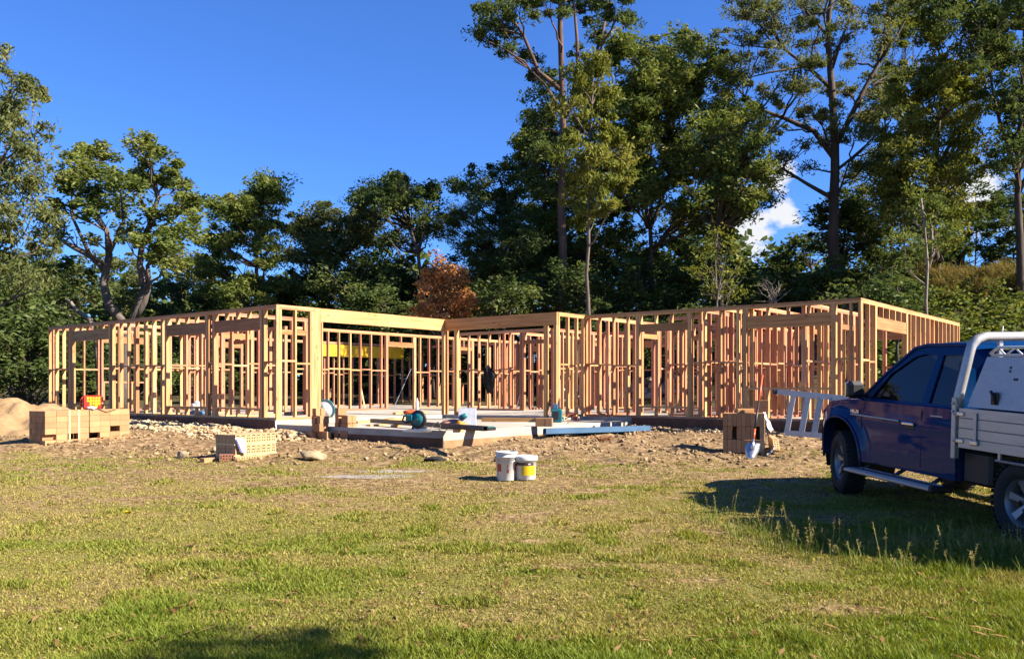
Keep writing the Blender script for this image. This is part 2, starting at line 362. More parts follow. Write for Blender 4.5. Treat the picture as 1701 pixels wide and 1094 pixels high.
def make_ground():
    def axis(lo, hi, f0, f1, step, grow=1.16):
        a = list(np.arange(f0, f1, step)); s = step; p = f1
        while p < hi: a.append(p); s *= grow; p += s
        a.append(hi); b = []; s = step; p = f0
        while p > lo: p -= s; s *= grow; b.append(max(p, lo))
        return np.array(sorted(set(b+a)))
    xs = axis(-300, 300, -12, 13, .13); ys = axis(-60, 500, 3.5, 21, .085)
    X, Y = np.meshgrid(xs, ys); x, y = X.ravel(), Y.ravel()
    z = gz(x, y)
    d, dr, gr, gn, fo = ground_masks(x, y)
    nx = len(xs); ii = np.arange(len(ys)-1)[:, None]*nx+np.arange(nx-1)[None, :]; ii = ii.ravel()
    F = np.stack([ii, ii+1, ii+nx+1, ii+nx], 1)
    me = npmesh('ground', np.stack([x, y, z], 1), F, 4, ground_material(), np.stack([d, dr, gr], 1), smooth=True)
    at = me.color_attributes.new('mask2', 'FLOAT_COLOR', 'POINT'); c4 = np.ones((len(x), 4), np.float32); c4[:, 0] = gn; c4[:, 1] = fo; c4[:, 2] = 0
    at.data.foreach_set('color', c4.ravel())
    o = link('ground', me); o['kind'] = 'structure'; o['label'] = 'patchy lawn running into bare clay around the building site'
make_ground()
rng = np.random.default_rng(11)

def blades(name, n, ymin, ymax, half, hfun, mat_, label, dens=None, seed=1, wide=1.0, thatch=False):
    g = np.random.default_rng(seed)
    y = ymin*(ymax/ymin)**g.random(n); x = (g.random(n)*2-1)*(half[0]*y+half[1])
    d, dr, gr, gn, fo = ground_masks(x, y)
    clump = fbm(x*4, y*4, 91, 3)
    keep = g.random(n) < np.clip((1-.95*d)*(1-.9*gr)*(.50+.8*clump)*(1-.22*dr), 0, 1)
    if thatch: keep = g.random(n) < np.clip(.25+.9*dr+.6*d*(d < .75)-.5*gr, 0, 1)*(1-.9*(d > .8))*clump*1.5
    if dens is not None: keep &= g.random(n) < dens(x, y)
    x, y, d, dr, gn, clump = (a[keep] for a in (x, y, d, dr, gn, clump)); n = len(x)
    z = gz(x, y)-.006
    tuft = smooth(.62, .74, fbm(x*2.3+9, y*2.3, 133, 3))*(1-d)
    h = (hfun(x, y, gn, clump)+.030*tuft)*(.5+.9*g.random(n)); w = (.0025+.00065*y)*(.6+.8*g.random(n))*wide
    a = g.random(n)*2*np.pi; lean = (.25+.95*g.random(n))*h; la = g.random(n)*2*np.pi
    if thatch: lean = .018+.05*g.random(n); h = .006+.012*g.random(n)
    ux, uy = np.cos(a)*w, np.sin(a)*w; lx, ly = np.cos(la)*lean, np.sin(la)*lean
    V = np.empty((n, 3, 3)); V[:, 0] = np.stack([x-ux, y-uy, z], 1); V[:, 1] = np.stack([x+ux, y+uy, z], 1); V[:, 2] = np.stack([x+lx, y+ly, z+h*.95], 1)
    # colours: green, yellow green, straw
    t = np.clip(.85*g.random(n)+.34*gn-.22*dr+.08-.12*smooth(6.5, 9.5, y)+.16*smooth(7.2, 5, y)+.3*tuft, 0, 1)[:, None]
    straw = np.array([.33, .265, .090]); mid = np.array([.235, .225, .046]); grn = np.array([.145, .19, .026])
    col = np.where(t < .5, straw+(mid-straw)*(t*2), mid+(grn-mid)*(t*2-1))*(.75+.5*g.random((n, 1)))
    if thatch:
        tt = g.random((n, 1)); col = (np.array([.10, .065, .03])*(1-tt)+np.array([.36, .28, .13])*tt)*(.7+.5*g.random((n, 1)))
    cols = np.repeat(col[:, None, :], 3, 1).reshape(-1, 3)
    F = np.arange(3*n).reshape(-1, 3)
    o = link(name, npmesh(name, V.reshape(-1, 3), F, 3, mat_, cols)); print('BLADES', n); o['kind'] = 'stuff'; o['label'] = label; o['category'] = 'grass'
    return o
def _h(x, y, gn, cl):
    return (.013+.015*gn*cl*1.5+.013*cl)*(1+.35*smooth(6.5, 5, y))+.030*smooth(2.2, 4.0, x)*smooth(9.5, 7.5, y)
blades('grass', 760000, 4.2, 15.5, (.64, .7), _h, M['grass'], 'short patchy green and straw coloured lawn grass', seed=5)

blades('dead_thatch', 330000, 4.2, 14.5, (.64, .7), _h, M['grass'], 'dead straw and brown stems lying flat in the lawn', seed=6, thatch=True, wide=.9)

# tall seeding grass along the shade beside the truck
def tall_grass():
    g = np.random.default_rng(3); mb_v = []; mb_f = []; cols = []
    spots = []
    for k in range(950):
        px = g.uniform(1140, 1760)
        line = np.interp(px, [1140, 1200, 1280, 1420, 1550, 1700, 1760], [838, 862, 893, 915, 925, 925, 920])
        py = line+g.normal(6, 13)
        dens = np.interp(px, [1140, 1250, 1350, 1480, 1560, 1640, 1701], [.15, .35, .55, .5, .55, 1, 1])
        if g.random() < dens: spots.append((gpx(px, py), g.uniform(.07, .19)))
    for p, H in spots:
        for b in range(int(g.integers(5, 12))):
            a = g.uniform(0, 2*np.pi); h = H*g.uniform(.4, 1.1); le = h*g.uniform(.2, 1.1); w = .0022+.0018*g.random()
            q = np.array([p.x+g.normal(0, .04), p.y+g.normal(0, .04), p.z-.01]); dx = np.array([np.cos(a), np.sin(a), 0]); s = np.array([-np.sin(a), np.cos(a), 0])*w
            k = len(mb_v); mid = q+dx*le*.3+np.array([0, 0, h*.6]); tip = q+dx*le+np.array([0, 0, h])
            mb_v += [q-s, q+s, mid+s*.7, tip, mid-s*.7, mid]; mb_f += [(k, k+1, k+2, k+4), (k+4, k+2, k+3, k+3)]
            c = np.array([.13, .165, .03])*g.uniform(.6, 1.4); cols += [c]*6
        if g.random() < .42:     # seed head on a stalk
            h = H*g.uniform(1.1, 1.9); a = g.uniform(0, 6.28); le = h*.3; dx = np.array([np.cos(a), np.sin(a), 0]); q = np.array([p.x, p.y, p.z])
            s = np.array([-np.sin(a), np.cos(a), 0])*.0022; tip = q+dx*le+np.array([0, 0, h]); k = len(mb_v)
            mb_v += [q-s, q+s, tip+s, tip-s]; mb_f += [(k, k+1, k+2, k+3)]; c = np.array([.20, .19, .06]); cols += [c]*4
            for j in range(16):
                f = .70+.30*j/15; c0 = q+dx*le*f+np.array([0, 0, h*f]); d = g.normal(0, 1, 3); d[2] = abs(d[2])*.6; d = d/np.linalg.norm(d)*g.uniform(.012, .035)*(1.5-f*.6)
                sd_ = np.cross(d, [0, 0, 1.0]); sd_ = sd_/(np.linalg.norm(sd_)+1e-6)*.004; k = len(mb_v)
                mb_v += [c0, c0+d*.5+sd_, c0+d, c0+d*.5-sd_]; mb_f += [(k, k+1, k+2, k+3)]; cc = np.array([.30, .26, .10])*g.uniform(.6, 1.2); cols += [cc]*4
    F = [f for f in mb_f if len(set(f)) == 4]; T = [f[:3] for f in mb_f if len(set(f)) == 3]
    F = [list(f) for f in F]+[[t[0], t[1], t[2], t[2]] for t in []]
    # tips as narrow quads
    for t in T: F.append([t[0], t[1], t[2], t[0]+1]) if False else None
    V = list(mb_v); CC = list(cols)
    for t in T:
        k = len(V); e = (np.asarray(V[t[0]])+np.asarray(V[t[2]]))/2; V.append(e); CC.append(CC[t[0]]); F.append([t[0], t[1], t[2], k])
    o = link('tall_grass', npmesh('tall_grass', np.array(V), np.array(F), 4, M['grass'], np.array(CC)))
    tag(o, 'tall seeding grass stalks along the shadow beside the truck', 'grass', kind='stuff')
tall_grass()

_ico = None
def ico_unit(sub=1):
    bm = bmesh.new(); bmesh.ops.create_icosphere(bm, subdivisions=sub, radius=1)
    v = np.array([q.co[:] for q in bm.verts]); bm.verts.index_update(); f = np.array([[q.index for q in k.verts] for k in bm.faces]); bm.free(); return v, f
def stones(name, pts, sizes, mat_, label, cat, cols, seed=0, flat=.65, sub=1):
    g = np.random.default_rng(seed); v, f = ico_unit(sub); n = len(pts); nv = len(v)
    V = np.repeat(v[None], n, 0); V = V*(1+(g.random((n, nv, 1))-.5)*.75)
    V = V*(np.array(sizes)[:, None, None])*(np.stack([.7+.7*g.random(n), .7+.7*g.random(n), flat*(.6+.7*g.random(n))], 1)[:, None, :])
    a = g.random(n)*6.28; ca, sa = np.cos(a)[:, None], np.sin(a)[:, None]
    x = V[..., 0]*ca-V[..., 1]*sa; y = V[..., 0]*sa+V[..., 1]*ca
    V = np.stack([x, y, V[..., 2]], -1)+np.asarray(pts)[:, None, :]
    F = (f[None]+(np.arange(n)*nv)[:, None, None]).reshape(-1, 3)
    c = np.repeat(np.asarray(cols)[:, None, :], nv, 1).reshape(-1, 3)
    o = link(name, npmesh(name, V.reshape(-1, 3), F, 3, mat_, c)); tag(o, label, cat, kind='stuff'); return o
def tintmat(name, rough=.95):
    m, n, l, p = nodes(name); at = n.new('ShaderNodeAttribute'); at.attribute_name = 'tint'
    l.new(at.outputs['Color'], p.inputs['Base Color']); p.inputs['Roughness'].default_value = rough; p.inputs['Specular IOR Level'].default_value = .15
    return m
M['clod'] = tintmat('clod')
# clay clods over the bare ground
n = 24000; y = 11.6+8.2*rng.random(n)**.8; x = -11+22*rng.random(n)
k = (rng.random(n) < dirt_mask(x, y)*np.clip(fbm(x*1.6, y*1.6, 99, 4)*3.6-1.35, .08, 1)); x, y = x[k], y[k]
s = .006+.04*rng.random(len(x))**5
P = np.stack([x, y, gz(x, y)+s*.25], 1); t = rng.random((len(x), 1))
stones('clay_clods', P, s, M['clod'], 'loose clay clods strewn over the bare ground', 'clods', np.array([.10, .06, .03])*(1-t)+np.array([.32, .225, .125])*t, 4, flat=.8)
# bits on the lawn: dead leaves and chips
n = 2600; y = 4.5*(13/4.5)**rng.random(n); x = (rng.random(n)*2-1)*(.66*y+.5); s = .004+.014*rng.random(n)**3
t = rng.random((n, 1)); P = np.stack([x, y, gz(x, y)+.01], 1)
stones('lawn_litter', P, s, M['clod'], 'small dead leaves, bark chips and pebbles on the lawn', 'litter', np.array([.07, .04, .02])*(1-t)+np.array([.34, .24, .13])*t, 8, flat=.4)

# fallen gum leaves, larger than the chips
n = 700; y = 4.4*(12/4.4)**rng.random(n); x = (rng.random(n)*2-1)*(.66*y+.5); a = rng.random(n)*6.28; L = .03+.04*rng.random(n); t = rng.random((n, 1))
z = gz(x, y)+.03+.012*rng.random(n); dx, dy = np.cos(a)*L, np.sin(a)*L; tl = (rng.random(n)-.5)*.03
V = np.stack([np.stack([x-dx, y-dy, z-tl], 1), np.stack([x-dy*.22, y+dx*.22, z+.004], 1), np.stack([x+dx, y+dy, z+tl], 1), np.stack([x+dy*.22, y-dx*.22, z+.004], 1)], 1)
cc = np.repeat(np.array([.10, .045, .02])*(1-t)+np.array([.36, .22, .10])*t, 4, 0)
o = link('fallen_leaves', npmesh('fallen_leaves', V.reshape(-1, 3), np.arange(4*n).reshape(-1, 4), 4, M['grass'], cc)); tag(o, 'dry brown gum leaves lying on the grass', 'leaves', kind='stuff')
# ================================================================ the timber house frame on its slab
HA = Vector((-5.1, 18.9, 1.0)); HROT = math.atan2(-.627, .779)
HM = Matrix.Translation(HA) @ Matrix.Rotation(HROT, 4, 'Z')
house = thing('house_frame', 'unfinished house of bare pine wall frames standing on a concrete slab', 'house', HA, HROT)
_tm = {}
HN = {}
def timber(name, L, w, d, c, ax, mt='pine', parent=None, rot=None):
    """a board of length L (local X), thickness w (local Y), depth d (local Z), its axis along x / y / z of the house"""
    if FAR is not None and name == 'stud':
        FAR.box((0, 0, 0), (L, w, d), Matrix.Translation(c) @ Euler(rot).to_matrix().to_4x4()); return None
    key = (round(L, 3), w, d, mt)
    if key not in _tm: _tm[key] = MB().box((0, 0, 0), (L, w, d)).mesh('timber', M[mt])
    o = link(name, _tm[key], parent or house); o.location = c
    if rot is not None: o.rotation_euler = rot
    HN[name] = HN.get(name, 0)+1
    return o
TOP = 2.5
FAR = None     # while set, studs of the farthest walls are gathered into one part
def wall(axis, at, a, b, openings=(), sp=.45, nog=1.26, skip_end=False, seed=0, dbl_top=True, h=TOP, mt0='pine'):
    """axis 'u': the wall runs along local x at y = at; axis 'v': along local y at x = at. openings: (s0, s1, sill, head, lintel)"""
    g = random.Random(seed+int(at*100)+int(a*37))
    th = .09; w = .045
    def put(name, s, z, L, ori, wide, deep, mt=None):
        mt = mt or (mt0 if g.random() < .8 else 'pine')
        # ori 'up' studs, 'along' plates and noggings; wide: size along the wall (studs) or height (plates)
        if axis == 'u':
            c = (s, at, z); rot = (0, -math.pi/2, 0) if ori == 'up' else (math.pi/2, 0, 0)
            if ori == 'up': rot = (math.pi/2, -math.pi/2, 0)
        else:
            c = (at, s, z); rot = (0, -math.pi/2, 0) if ori == 'up' else (math.pi/2, 0, math.pi/2)
        # local X axis long; up: Y->along wall, Z->through wall
        return timber(name, L, wide, deep, c, None, mt, rot=_rot(axis, ori))
    def _rot(axis, ori):
        if ori == 'up':
            return (0, -math.pi/2, 0) if axis == 'v' else (0, -math.pi/2, math.pi/2)
        return (math.pi/2, 0, 0) if axis == 'u' else (math.pi/2, 0, math.pi/2)
    # up on 'v': X->+Z, Y->Y (along wall), Z->-X (through). on 'u': then turned 90 deg so Y->-X (along), Z->-Y
    L = b-a
    put('top_plate', (a+b)/2, h-w/2, L, 'along', w, th)
    t2 = h-w
    if dbl_top: put('top_plate', (a+b)/2, h-w*1.5-.001, L-.004, 'along', w-.002, th-.004); t2 = h-2*w-.001
    # bottom plate, cut at doors
    segs = [(a, b)]
    for s0, s1, sill, head, lh in openings:
        if sill <= 0:
            segs = [q for p0, p1 in segs for q in ((p0, min(p1, s0)), (max(p0, s1), p1)) if q[1]-q[0] > .05]
    for p0, p1 in segs: put('bottom_plate', (p0+p1)/2, w/2, p1-p0, 'along', w, th)
    pos = []
    s = a+w/2
    while s < b-w: pos.append(s); s += sp*g.uniform(.93, 1.04)
    pos.append(b-w/2)
    full = []
    for s in pos:
        if any(s0-.10 < s < s1+.10 for s0, s1, *_ in openings): continue
        full.append(s)
    jam = []
    for s0, s1, sill, head, lh in openings:
        jam += [s0-w*1.5-.001, s0-w*.5, s1+w*.5, s1+w*1.5+.001]
    full = [s for s in full if all(abs(s-j) > .07 for j in jam)]
    for s in full+jam: put('stud', s, (w+t2)/2, t2-w-.001, 'up', w*g.uniform(.85, 1.0) if s not in jam else w, th)
    for s0, s1, sill, head, lh in openings:
        put('lintel', (s0+s1)/2, head+lh/2, s1-s0, 'along', lh, th*.8, 'lintel')
        n = max(2, int((s1-s0)/.42)+1)
        for k in range(n):
            s = s0+w/2+(s1-s0-w)*k/(n-1)
            if t2-head-lh > .06: put('cripple_stud', s, (head+lh+t2)/2, t2-head-lh-.002, 'up', w, th)
            if sill > 0: put('cripple_stud', s, (w+sill-w)/2, sill-2*w-.002, 'up', w, th)
        if sill > 0: put('sill_trimmer', (s0+s1)/2, sill-w/2, s1-s0-.002, 'along', w, th)
    # noggings between neighbouring full studs
    allp = sorted(full+jam)
    for p0, p1 in zip(allp[:-1], allp[1:]):
        if p1-p0 < .12 or any(p0 <= s0 and p1 >= s1 for s0, s1, *_ in openings): continue
        put('nogging', (p0+p1)/2, nog+g.choice((-.026, .026, 0)), p1-p0-w-.002, 'along', w-.006, th-.006)
def post(u, v, wu, wv, z0=0, z1=TOP, mt='pine', name='post'):
    return timber(name, z1-z0, wv, wu, (u, v, (z0+z1)/2), None, mt, rot=(0, -math.pi/2, 0))

GU = -11.07; VB = 15.2
# outer walls
wall('u', .045, GU, 0, [(-9.53, -7.42, .26, 2.02, .29), (-4.49, -2.74, .25, 1.98, .27), (-2.39, -.605, .25, 1.98, .27)], sp=.43)
wall('v', -.045, .092, 1.0, [], sp=.42)
post(-.045, 1.105, .09, .205)
timber('garage_beam', 5.40-1.0, .065, .30, (-.040, (1.0+5.40)/2, TOP-.15), None, 'lvl', rot=(0, 0, math.pi/2))
post(-.045, 5.30, .09, .045, 0, TOP-.302); post(-.045, 5.43, .09, .045, 0, TOP)
post(.36, 5.345, .045, .09, 0, TOP-.302); post(.41, 5.345, .045, .09, 0, TOP-.302)
timber('garage_beam', 3.64-.012, .065, .30, (.012+3.628/2, 5.338, TOP-.15), None, 'lintel', rot=(0, 0, 0))
post(3.30, 5.345, .09, .09, 0, TOP-.302); post(3.59, 5.345, .09, .09, 0, TOP-.302)
wall('v', 3.595, 5.392, 6.50, [], sp=.40)
D = 3.64
wall('u', 6.545, D+.002, 10.30, [(D+1.547, D+2.826, .27, 2.02, .18), (D+4.23, D+6.07, .70, 1.98, .27)], sp=.40)
wall('v', 10.255, 6.592, VB, [(6.5+1.05, 6.5+3.36, .7, 1.93, .26)], sp=.45)
FAR = MB()
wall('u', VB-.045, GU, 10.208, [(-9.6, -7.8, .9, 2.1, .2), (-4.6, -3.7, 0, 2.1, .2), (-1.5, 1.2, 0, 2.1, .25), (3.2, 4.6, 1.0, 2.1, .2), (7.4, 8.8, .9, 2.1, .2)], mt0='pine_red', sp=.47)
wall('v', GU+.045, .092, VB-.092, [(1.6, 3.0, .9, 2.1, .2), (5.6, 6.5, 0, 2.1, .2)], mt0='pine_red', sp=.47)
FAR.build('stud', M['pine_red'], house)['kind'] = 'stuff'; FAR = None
# yellow laminated beam hung inside the left outer wall
timber('laminated_beam', 4.5, .063, .46, (GU+.16, 12.1, 2.16), None, 'yellow_beam', rot=(0, 0, math.pi/2))
# inner partitions
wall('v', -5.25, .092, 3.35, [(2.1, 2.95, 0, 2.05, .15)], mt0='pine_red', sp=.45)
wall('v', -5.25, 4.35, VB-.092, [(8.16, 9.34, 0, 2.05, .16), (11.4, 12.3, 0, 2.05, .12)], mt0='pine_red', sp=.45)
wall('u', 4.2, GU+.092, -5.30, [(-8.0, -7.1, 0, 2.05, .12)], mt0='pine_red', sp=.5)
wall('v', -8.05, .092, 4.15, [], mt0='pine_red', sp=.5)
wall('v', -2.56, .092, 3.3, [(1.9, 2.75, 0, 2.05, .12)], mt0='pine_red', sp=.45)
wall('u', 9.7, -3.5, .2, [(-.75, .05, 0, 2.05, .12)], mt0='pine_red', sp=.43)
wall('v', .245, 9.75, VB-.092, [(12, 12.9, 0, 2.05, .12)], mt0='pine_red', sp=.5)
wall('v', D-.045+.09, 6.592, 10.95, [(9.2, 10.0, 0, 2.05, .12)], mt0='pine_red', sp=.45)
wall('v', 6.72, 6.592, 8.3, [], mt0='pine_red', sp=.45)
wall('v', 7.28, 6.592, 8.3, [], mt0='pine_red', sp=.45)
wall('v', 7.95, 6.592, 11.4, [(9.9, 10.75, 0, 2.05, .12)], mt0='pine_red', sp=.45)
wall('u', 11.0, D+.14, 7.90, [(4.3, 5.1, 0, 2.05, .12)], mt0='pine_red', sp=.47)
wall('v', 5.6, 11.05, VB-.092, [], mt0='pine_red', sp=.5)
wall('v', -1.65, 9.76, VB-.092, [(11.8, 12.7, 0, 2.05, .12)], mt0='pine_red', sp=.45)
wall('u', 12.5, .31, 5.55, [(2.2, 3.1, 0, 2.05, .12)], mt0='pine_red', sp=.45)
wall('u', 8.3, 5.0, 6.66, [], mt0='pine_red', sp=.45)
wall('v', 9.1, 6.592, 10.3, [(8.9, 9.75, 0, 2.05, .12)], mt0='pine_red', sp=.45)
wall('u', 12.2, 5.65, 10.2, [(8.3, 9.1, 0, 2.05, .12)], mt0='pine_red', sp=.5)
# slab, porch slab and the boards against its edge
def slabpart(name, poly, z0, z1, mt):
    return MB().prism(poly, z1-z0, Matrix.Translation((0, 0, z0))).build(name, M[mt], house)
slabpart('concrete_slab', [(GU-.06, -.05), (.05, -.05), (.05, 5.25), (3.69, 5.25), (3.69, 6.45), (10.36, 6.45), (10.36, VB+.06), (GU-.06, VB+.06)], -.9, -.002, 'concrete')
slabpart('porch_slab', [(.058, -.05), (5.0, -.05), (5.0, 6.44), (3.70, 6.44), (3.70, 5.24), (.058, 5.24)], -.9, -.092, 'concrete')
x = GU-.06; g_ = random.Random(4)
while x < .04:
    L = min(g_.uniform(1.2, 2.4), .045-x)
    timber('form_board', L-.006, .02, .36, (x+L/2, -.062-.002*g_.random(), -.186), None, 'form'); x += L
x = 3.75+1.27
while x < 10.3:
    L = min(g_.uniform(1.2, 2.4), 10.36-x)
    timber('form_board', L-.006, .02, .36, (x+L/2, 6.436-.002*g_.random(), -.186), None, 'form'); x += L
# clay stained lower half of the porch slab edge
MB().box((2.53, -.052, -.40), (4.94, .012, .36)).build('clay_stained_edge', M['form'], house)  # clay stain with the front face's shade in its darker colour
MB().box((5.003, 3.19, -.40), (.012, 6.46, .28)).build('clay_stained_edge', M['clay_stain'], house)

def hp(u, v, z=0): return HM @ Vector((u, v, z))
def hthing(name, label, cat, u, v, z, rz=0, group=None):
    return thing(name, label, cat, hp(u, v, z), HROT+rz, group)
def uv_at(px, py, z):
    """house coordinates of the point at height z (above slab) seen at a pixel"""
    Y = (EZ-(HA.z+z))*FPX/(py-HOR); w = Vector(((px-850.5)/FPX*Y, Y, HA.z+z)); q = HM.inverted() @ w; return q.x, q.y
print('HOUSE', HN)
# ================================================================ bricks
def brick_mesh(d, mt, holes=None):
    mb = MB()
    if not holes:
        mb.bbox((0, 0, 0), d, .004)
        return mb.mesh('brick', M[mt])
    # face -Y (or given) with a grid of core holes; d = (x, y, z), holes pass along Y from the -Y face
    xs, zs = holes
    X = [-d[0]/2]+sorted(xs_ for h in xs for xs_ in h)+[d[0]/2]; 
    hx, hy, hz = (q/2 for q in d); dep = .05
    def cell(x0, x1, z0, z1, hole):
        if not hole: mb.add([(x0, -hy, z0), (x1, -hy, z0), (x1, -hy, z1), (x0, -hy, z1)], [(0, 1, 2, 3)])
        else:
            a = [(x0, -hy, z0), (x1, -hy, z0), (x1, -hy, z1), (x0, -hy, z1)]; b = [(p[0], -hy+dep, p[2]) for p in a]
            mb.add(a+b, [(0, 1, 5, 4), (1, 2, 6, 5), (2, 3, 7, 6), (3, 0, 4, 7), (4, 5, 6, 7)])
    # rows: z bands with their own x holes
    zc = -hz
    for (z0, z1, row) in zs:
        if z0 > zc: cell(-hx, hx, zc, z0, False)
        xc = -hx
        for x0, x1 in row:
            cell(xc, x0, z0, z1, False); cell(x0, x1, z0, z1, True); xc = x1
        cell(xc, hx, z0, z1, False); zc = z1
    cell(-hx, hx, zc, hz, False)
    mb.add([(-hx, -hy, -hz), (hx, -hy, -hz), (hx, hy, -hz), (-hx, hy, -hz), (-hx, -hy, hz), (hx, -hy, hz), (hx, hy, hz), (-hx, hy, hz)],
           [(0, 3, 2, 1), (4, 5, 6, 7), (1, 2, 6, 5), (2, 3, 7, 6), (3, 0, 4, 7)])
    return mb.mesh('brick', M[mt])
BL, BW, BH = .23, .11, .076
two = [(-.034, -.012), (.012, .034)]; slot = [(-.033, .033)]
HOLES = (two, [(-.098, -.083, slot), (-.058, -.036, two), (-.011, .011, two), (.036, .058, two), (.083, .098, slot)])
_bm = {}
def bmesh_(key, *a):
    if key not in _bm: _bm[key] = brick_mesh(*a)
    return _bm[key]
def brick(parent, me, loc, rot=(0, 0, 0), name='brick'):
    o = link(name, me, parent); o.location = loc; o.rotation_euler = rot; return o
gr = random.Random(12)

# --- big pack left of the house: stretcher faces towards the sun, ends of bricks in the dark
def pack_long():
    base = gpx(75, 742); ang = math.atan2(.89, .45)
    t = thing('brick_pack', 'long strapped pack of tan bricks beside the sand heap', 'bricks', base, ang)
    me = bmesh_('long', (.229, .076, .109), 'brick')
    nx, ny, nz_ = 8, 6, 6
    missing = {(0, 0, 1), (2, 0, 1), (4, 0, 1), (6, 0, 2), (5, 0, 0)}
    for i in range(nx):
        for j in range(ny):
            for k in range(nz_):
                if 0 < i < nx-1 and 0 < j < ny-1 and k < nz_-1: continue
                if (i, j, k) in missing: continue
                brick(t, me, (.115+i*.231+gr.uniform(-.003, .003)+(.012 if i > 3 else 0), .038+j*.0775+gr.uniform(-.003, .003), .055+k*.1105), (0, 0, gr.uniform(-.012, .012)))
    for s in (.50, .70):
        MB().box((s, -.004, .34), (.035, .003, .66)).box((s, .23, .668), (.035, .47, .003)).build('strap', M['strap'], t)
    # a second, lower and rougher part of the pack further on
    for k in range(7):
        brick(t, me, (1.0+k*.15, -.10-gr.random()*.12, .05+.02*gr.random()), (gr.uniform(-.3, .3), gr.uniform(-.4, .4), gr.uniform(-1, 1)))
    return t, base, ang
PL, plb, pla = pack_long()

# --- low pack with the cored faces of the bricks to the sun
def pack_cored(px, py, ncol, nrow, depth_n, ang, label, mt='brick_cream', sink=0.0, missing=()):
    base = gpx(px, py); base.z -= sink
    t = thing('brick_pack', label, 'bricks', base, ang, 'strapped packs of cored bricks')
    me = bmesh_('cored'+mt, (.109, .076, .229), mt, HOLES)
    mp_ = bmesh_('plain'+mt, (.109, .076, .229), mt)
    for i in range(ncol):
        for j in range(depth_n):
            for k in range(nrow):
                if 0 < i < ncol-1 and 0 < j < depth_n-1 and k < nrow-1: continue
                if (i, j, k) in missing: continue
                brick(t, me if j == 0 else mp_, (.055+i*.111+gr.uniform(-.002, .002), .038+j*.0775+(gr.uniform(-.004, .004)), .115+k*.231), (0, 0, gr.uniform(-.01, .01)))
    return t, base
P2, p2b = pack_cored(391, 764, 8, 2, 6, math.atan2(.86, .51), 'low strapped pack of cored bricks with white paper over its corner', sink=.05)
for z in (.30, .12):
    MB().box((.44, -.003, z), (.93, .003, .018)).box((-.004, .23, z), (.003, .47, .018)).build('strap', M['strap'], P2)
# paper sheet over the corner
def sheet(name, pts, mt, label, cat, n=7, amp=.012, seed=0, thick=.002):
    g = np.random.default_rng(seed); a, b, c, d = (np.array(p, float) for p in pts); V = []; F = []
    for i in range(n+1):
        for j in range(n+1):
            s, t = i/n, j/n; p = a*(1-s)*(1-t)+b*s*(1-t)+c*s*t+d*(1-s)*t; V.append(p+g.normal(0, amp, 3))
    for i in range(n):
        for j in range(n): k = i*(n+1)+j; F.append((k, k+1, k+n+2, k+n+1))
    mb = MB(); mb.add([tuple(v) for v in V], F, None, True); o = mb.build(name, M[mt]); 
    mod = o.modifiers.new('thickness', 'SOLIDIFY'); mod.thickness = thick
    return tag(o, label, cat)
T2 = Matrix.Translation(p2b) @ Matrix.Rotation(math.atan2(.86, .51), 4, 'Z')
def q2(x, y, z): return tuple(T2 @ Vector((x, y, z)))
sh = sheet('paper_sheet', [q2(-.03, -.025, .41), q2(.17, -.03, .40), q2(.19, -.06, .14), q2(.05, -.06, .17)], 'white_bag', 'crumpled white printed paper sheet hanging on the low brick pack', 'paper', seed=2, amp=.006)
pm = MB().add([q2(-.03, -.036, .40), q2(.0, -.040, .39), q2(.085, -.068, .18), q2(.055, -.066, .17)], [(0, 1, 2, 3)]).build('printed_stripe', M['blue_print'], sh)
# --- pack at the right, plain dark face to the camera
def pack_right():
    base = gpx(1270, 753); ang = math.atan2(.95, .30)
    t = thing('brick_pack', 'tall pack of tan bricks leaning shovel against, cored side to the sun', 'bricks', base, ang, 'strapped packs of cored bricks')
    t['label'] = 'tall brick pack with an orange shovel leaning on it'
    mc = bmesh_('coredbrick_cream', (.109, .076, .229), 'brick_cream', HOLES)
    mp_ = bmesh_('plain_brick', (.109, .076, .229), 'brick')
    # local x along the cored side (away), local y to the left
    for i in range(4):
        for j in range(9):
            for k in range(3):
                if 0 < i < 3 and 0 < j < 8 and k < 2: continue
                if (i, j, k) in {(0, 6, 1), (0, 1, 1)} and k == 1: continue
                off = .01*math.sin(i*3+k*2)
                brick(t, mc if j == 0 else mp_, (.055+i*.112+off, .04+j*.0785, .115+k*.232), (0, 0, gr.uniform(-.015, .015)))
    # top course: bricks lying loose
    ml = bmesh_('long', (.229, .076, .109), 'brick')
    for q in ((.30, .05, .752, 1.5), (.32, .13, .752, 1.52), (.31, .21, .752, 1.57), (.30, .05, .864, 1.5)):
        brick(t, ml, q[:3], (0, 0, q[3]))
    MB().box((.20, -.006, .35), (.02, .003, .70)).build('strap', M['white_bag'], t)
    return t, base, ang
PR, prb, pra = pack_right()
TR = Matrix.Translation(prb) @ Matrix.Rotation(pra, 4, 'Z')
def qr(x, y, z): return TR @ Vector((x, y, z))
o = MB().bbox((0, 0, 0), (.30, .12, .075), .004).build('timber_block', M['lvl']); o.location = qr(.12, .34, .735); o.rotation_euler = (0, 0, .12)
tag(o, 'pale timber block lying on top of the tall brick pack', 'timber')
sheet('plastic_sheet', [tuple(qr(.06, .03, .70)), tuple(qr(.33, .01, .71)), tuple(qr(.40, -.14, .40)), tuple(qr(.20, -.10, .36))], 'white_bag', 'white plastic sheet draped over the side of the tall brick pack', 'plastic', seed=5, amp=.012)
g = gpx(1279, 757)
sheet('plastic_strip', [(g.x-.10, g.y-.16, g.z+.03), (g.x+.02, g.y+.0, g.z+.03), (g.x+.10, g.y+.05, g.z+.16), (g.x+.03, g.y-.03, g.z+.10)], 'white_bag', 'torn white plastic strip on the dirt at the foot of the pack', 'plastic', seed=6, amp=.01)
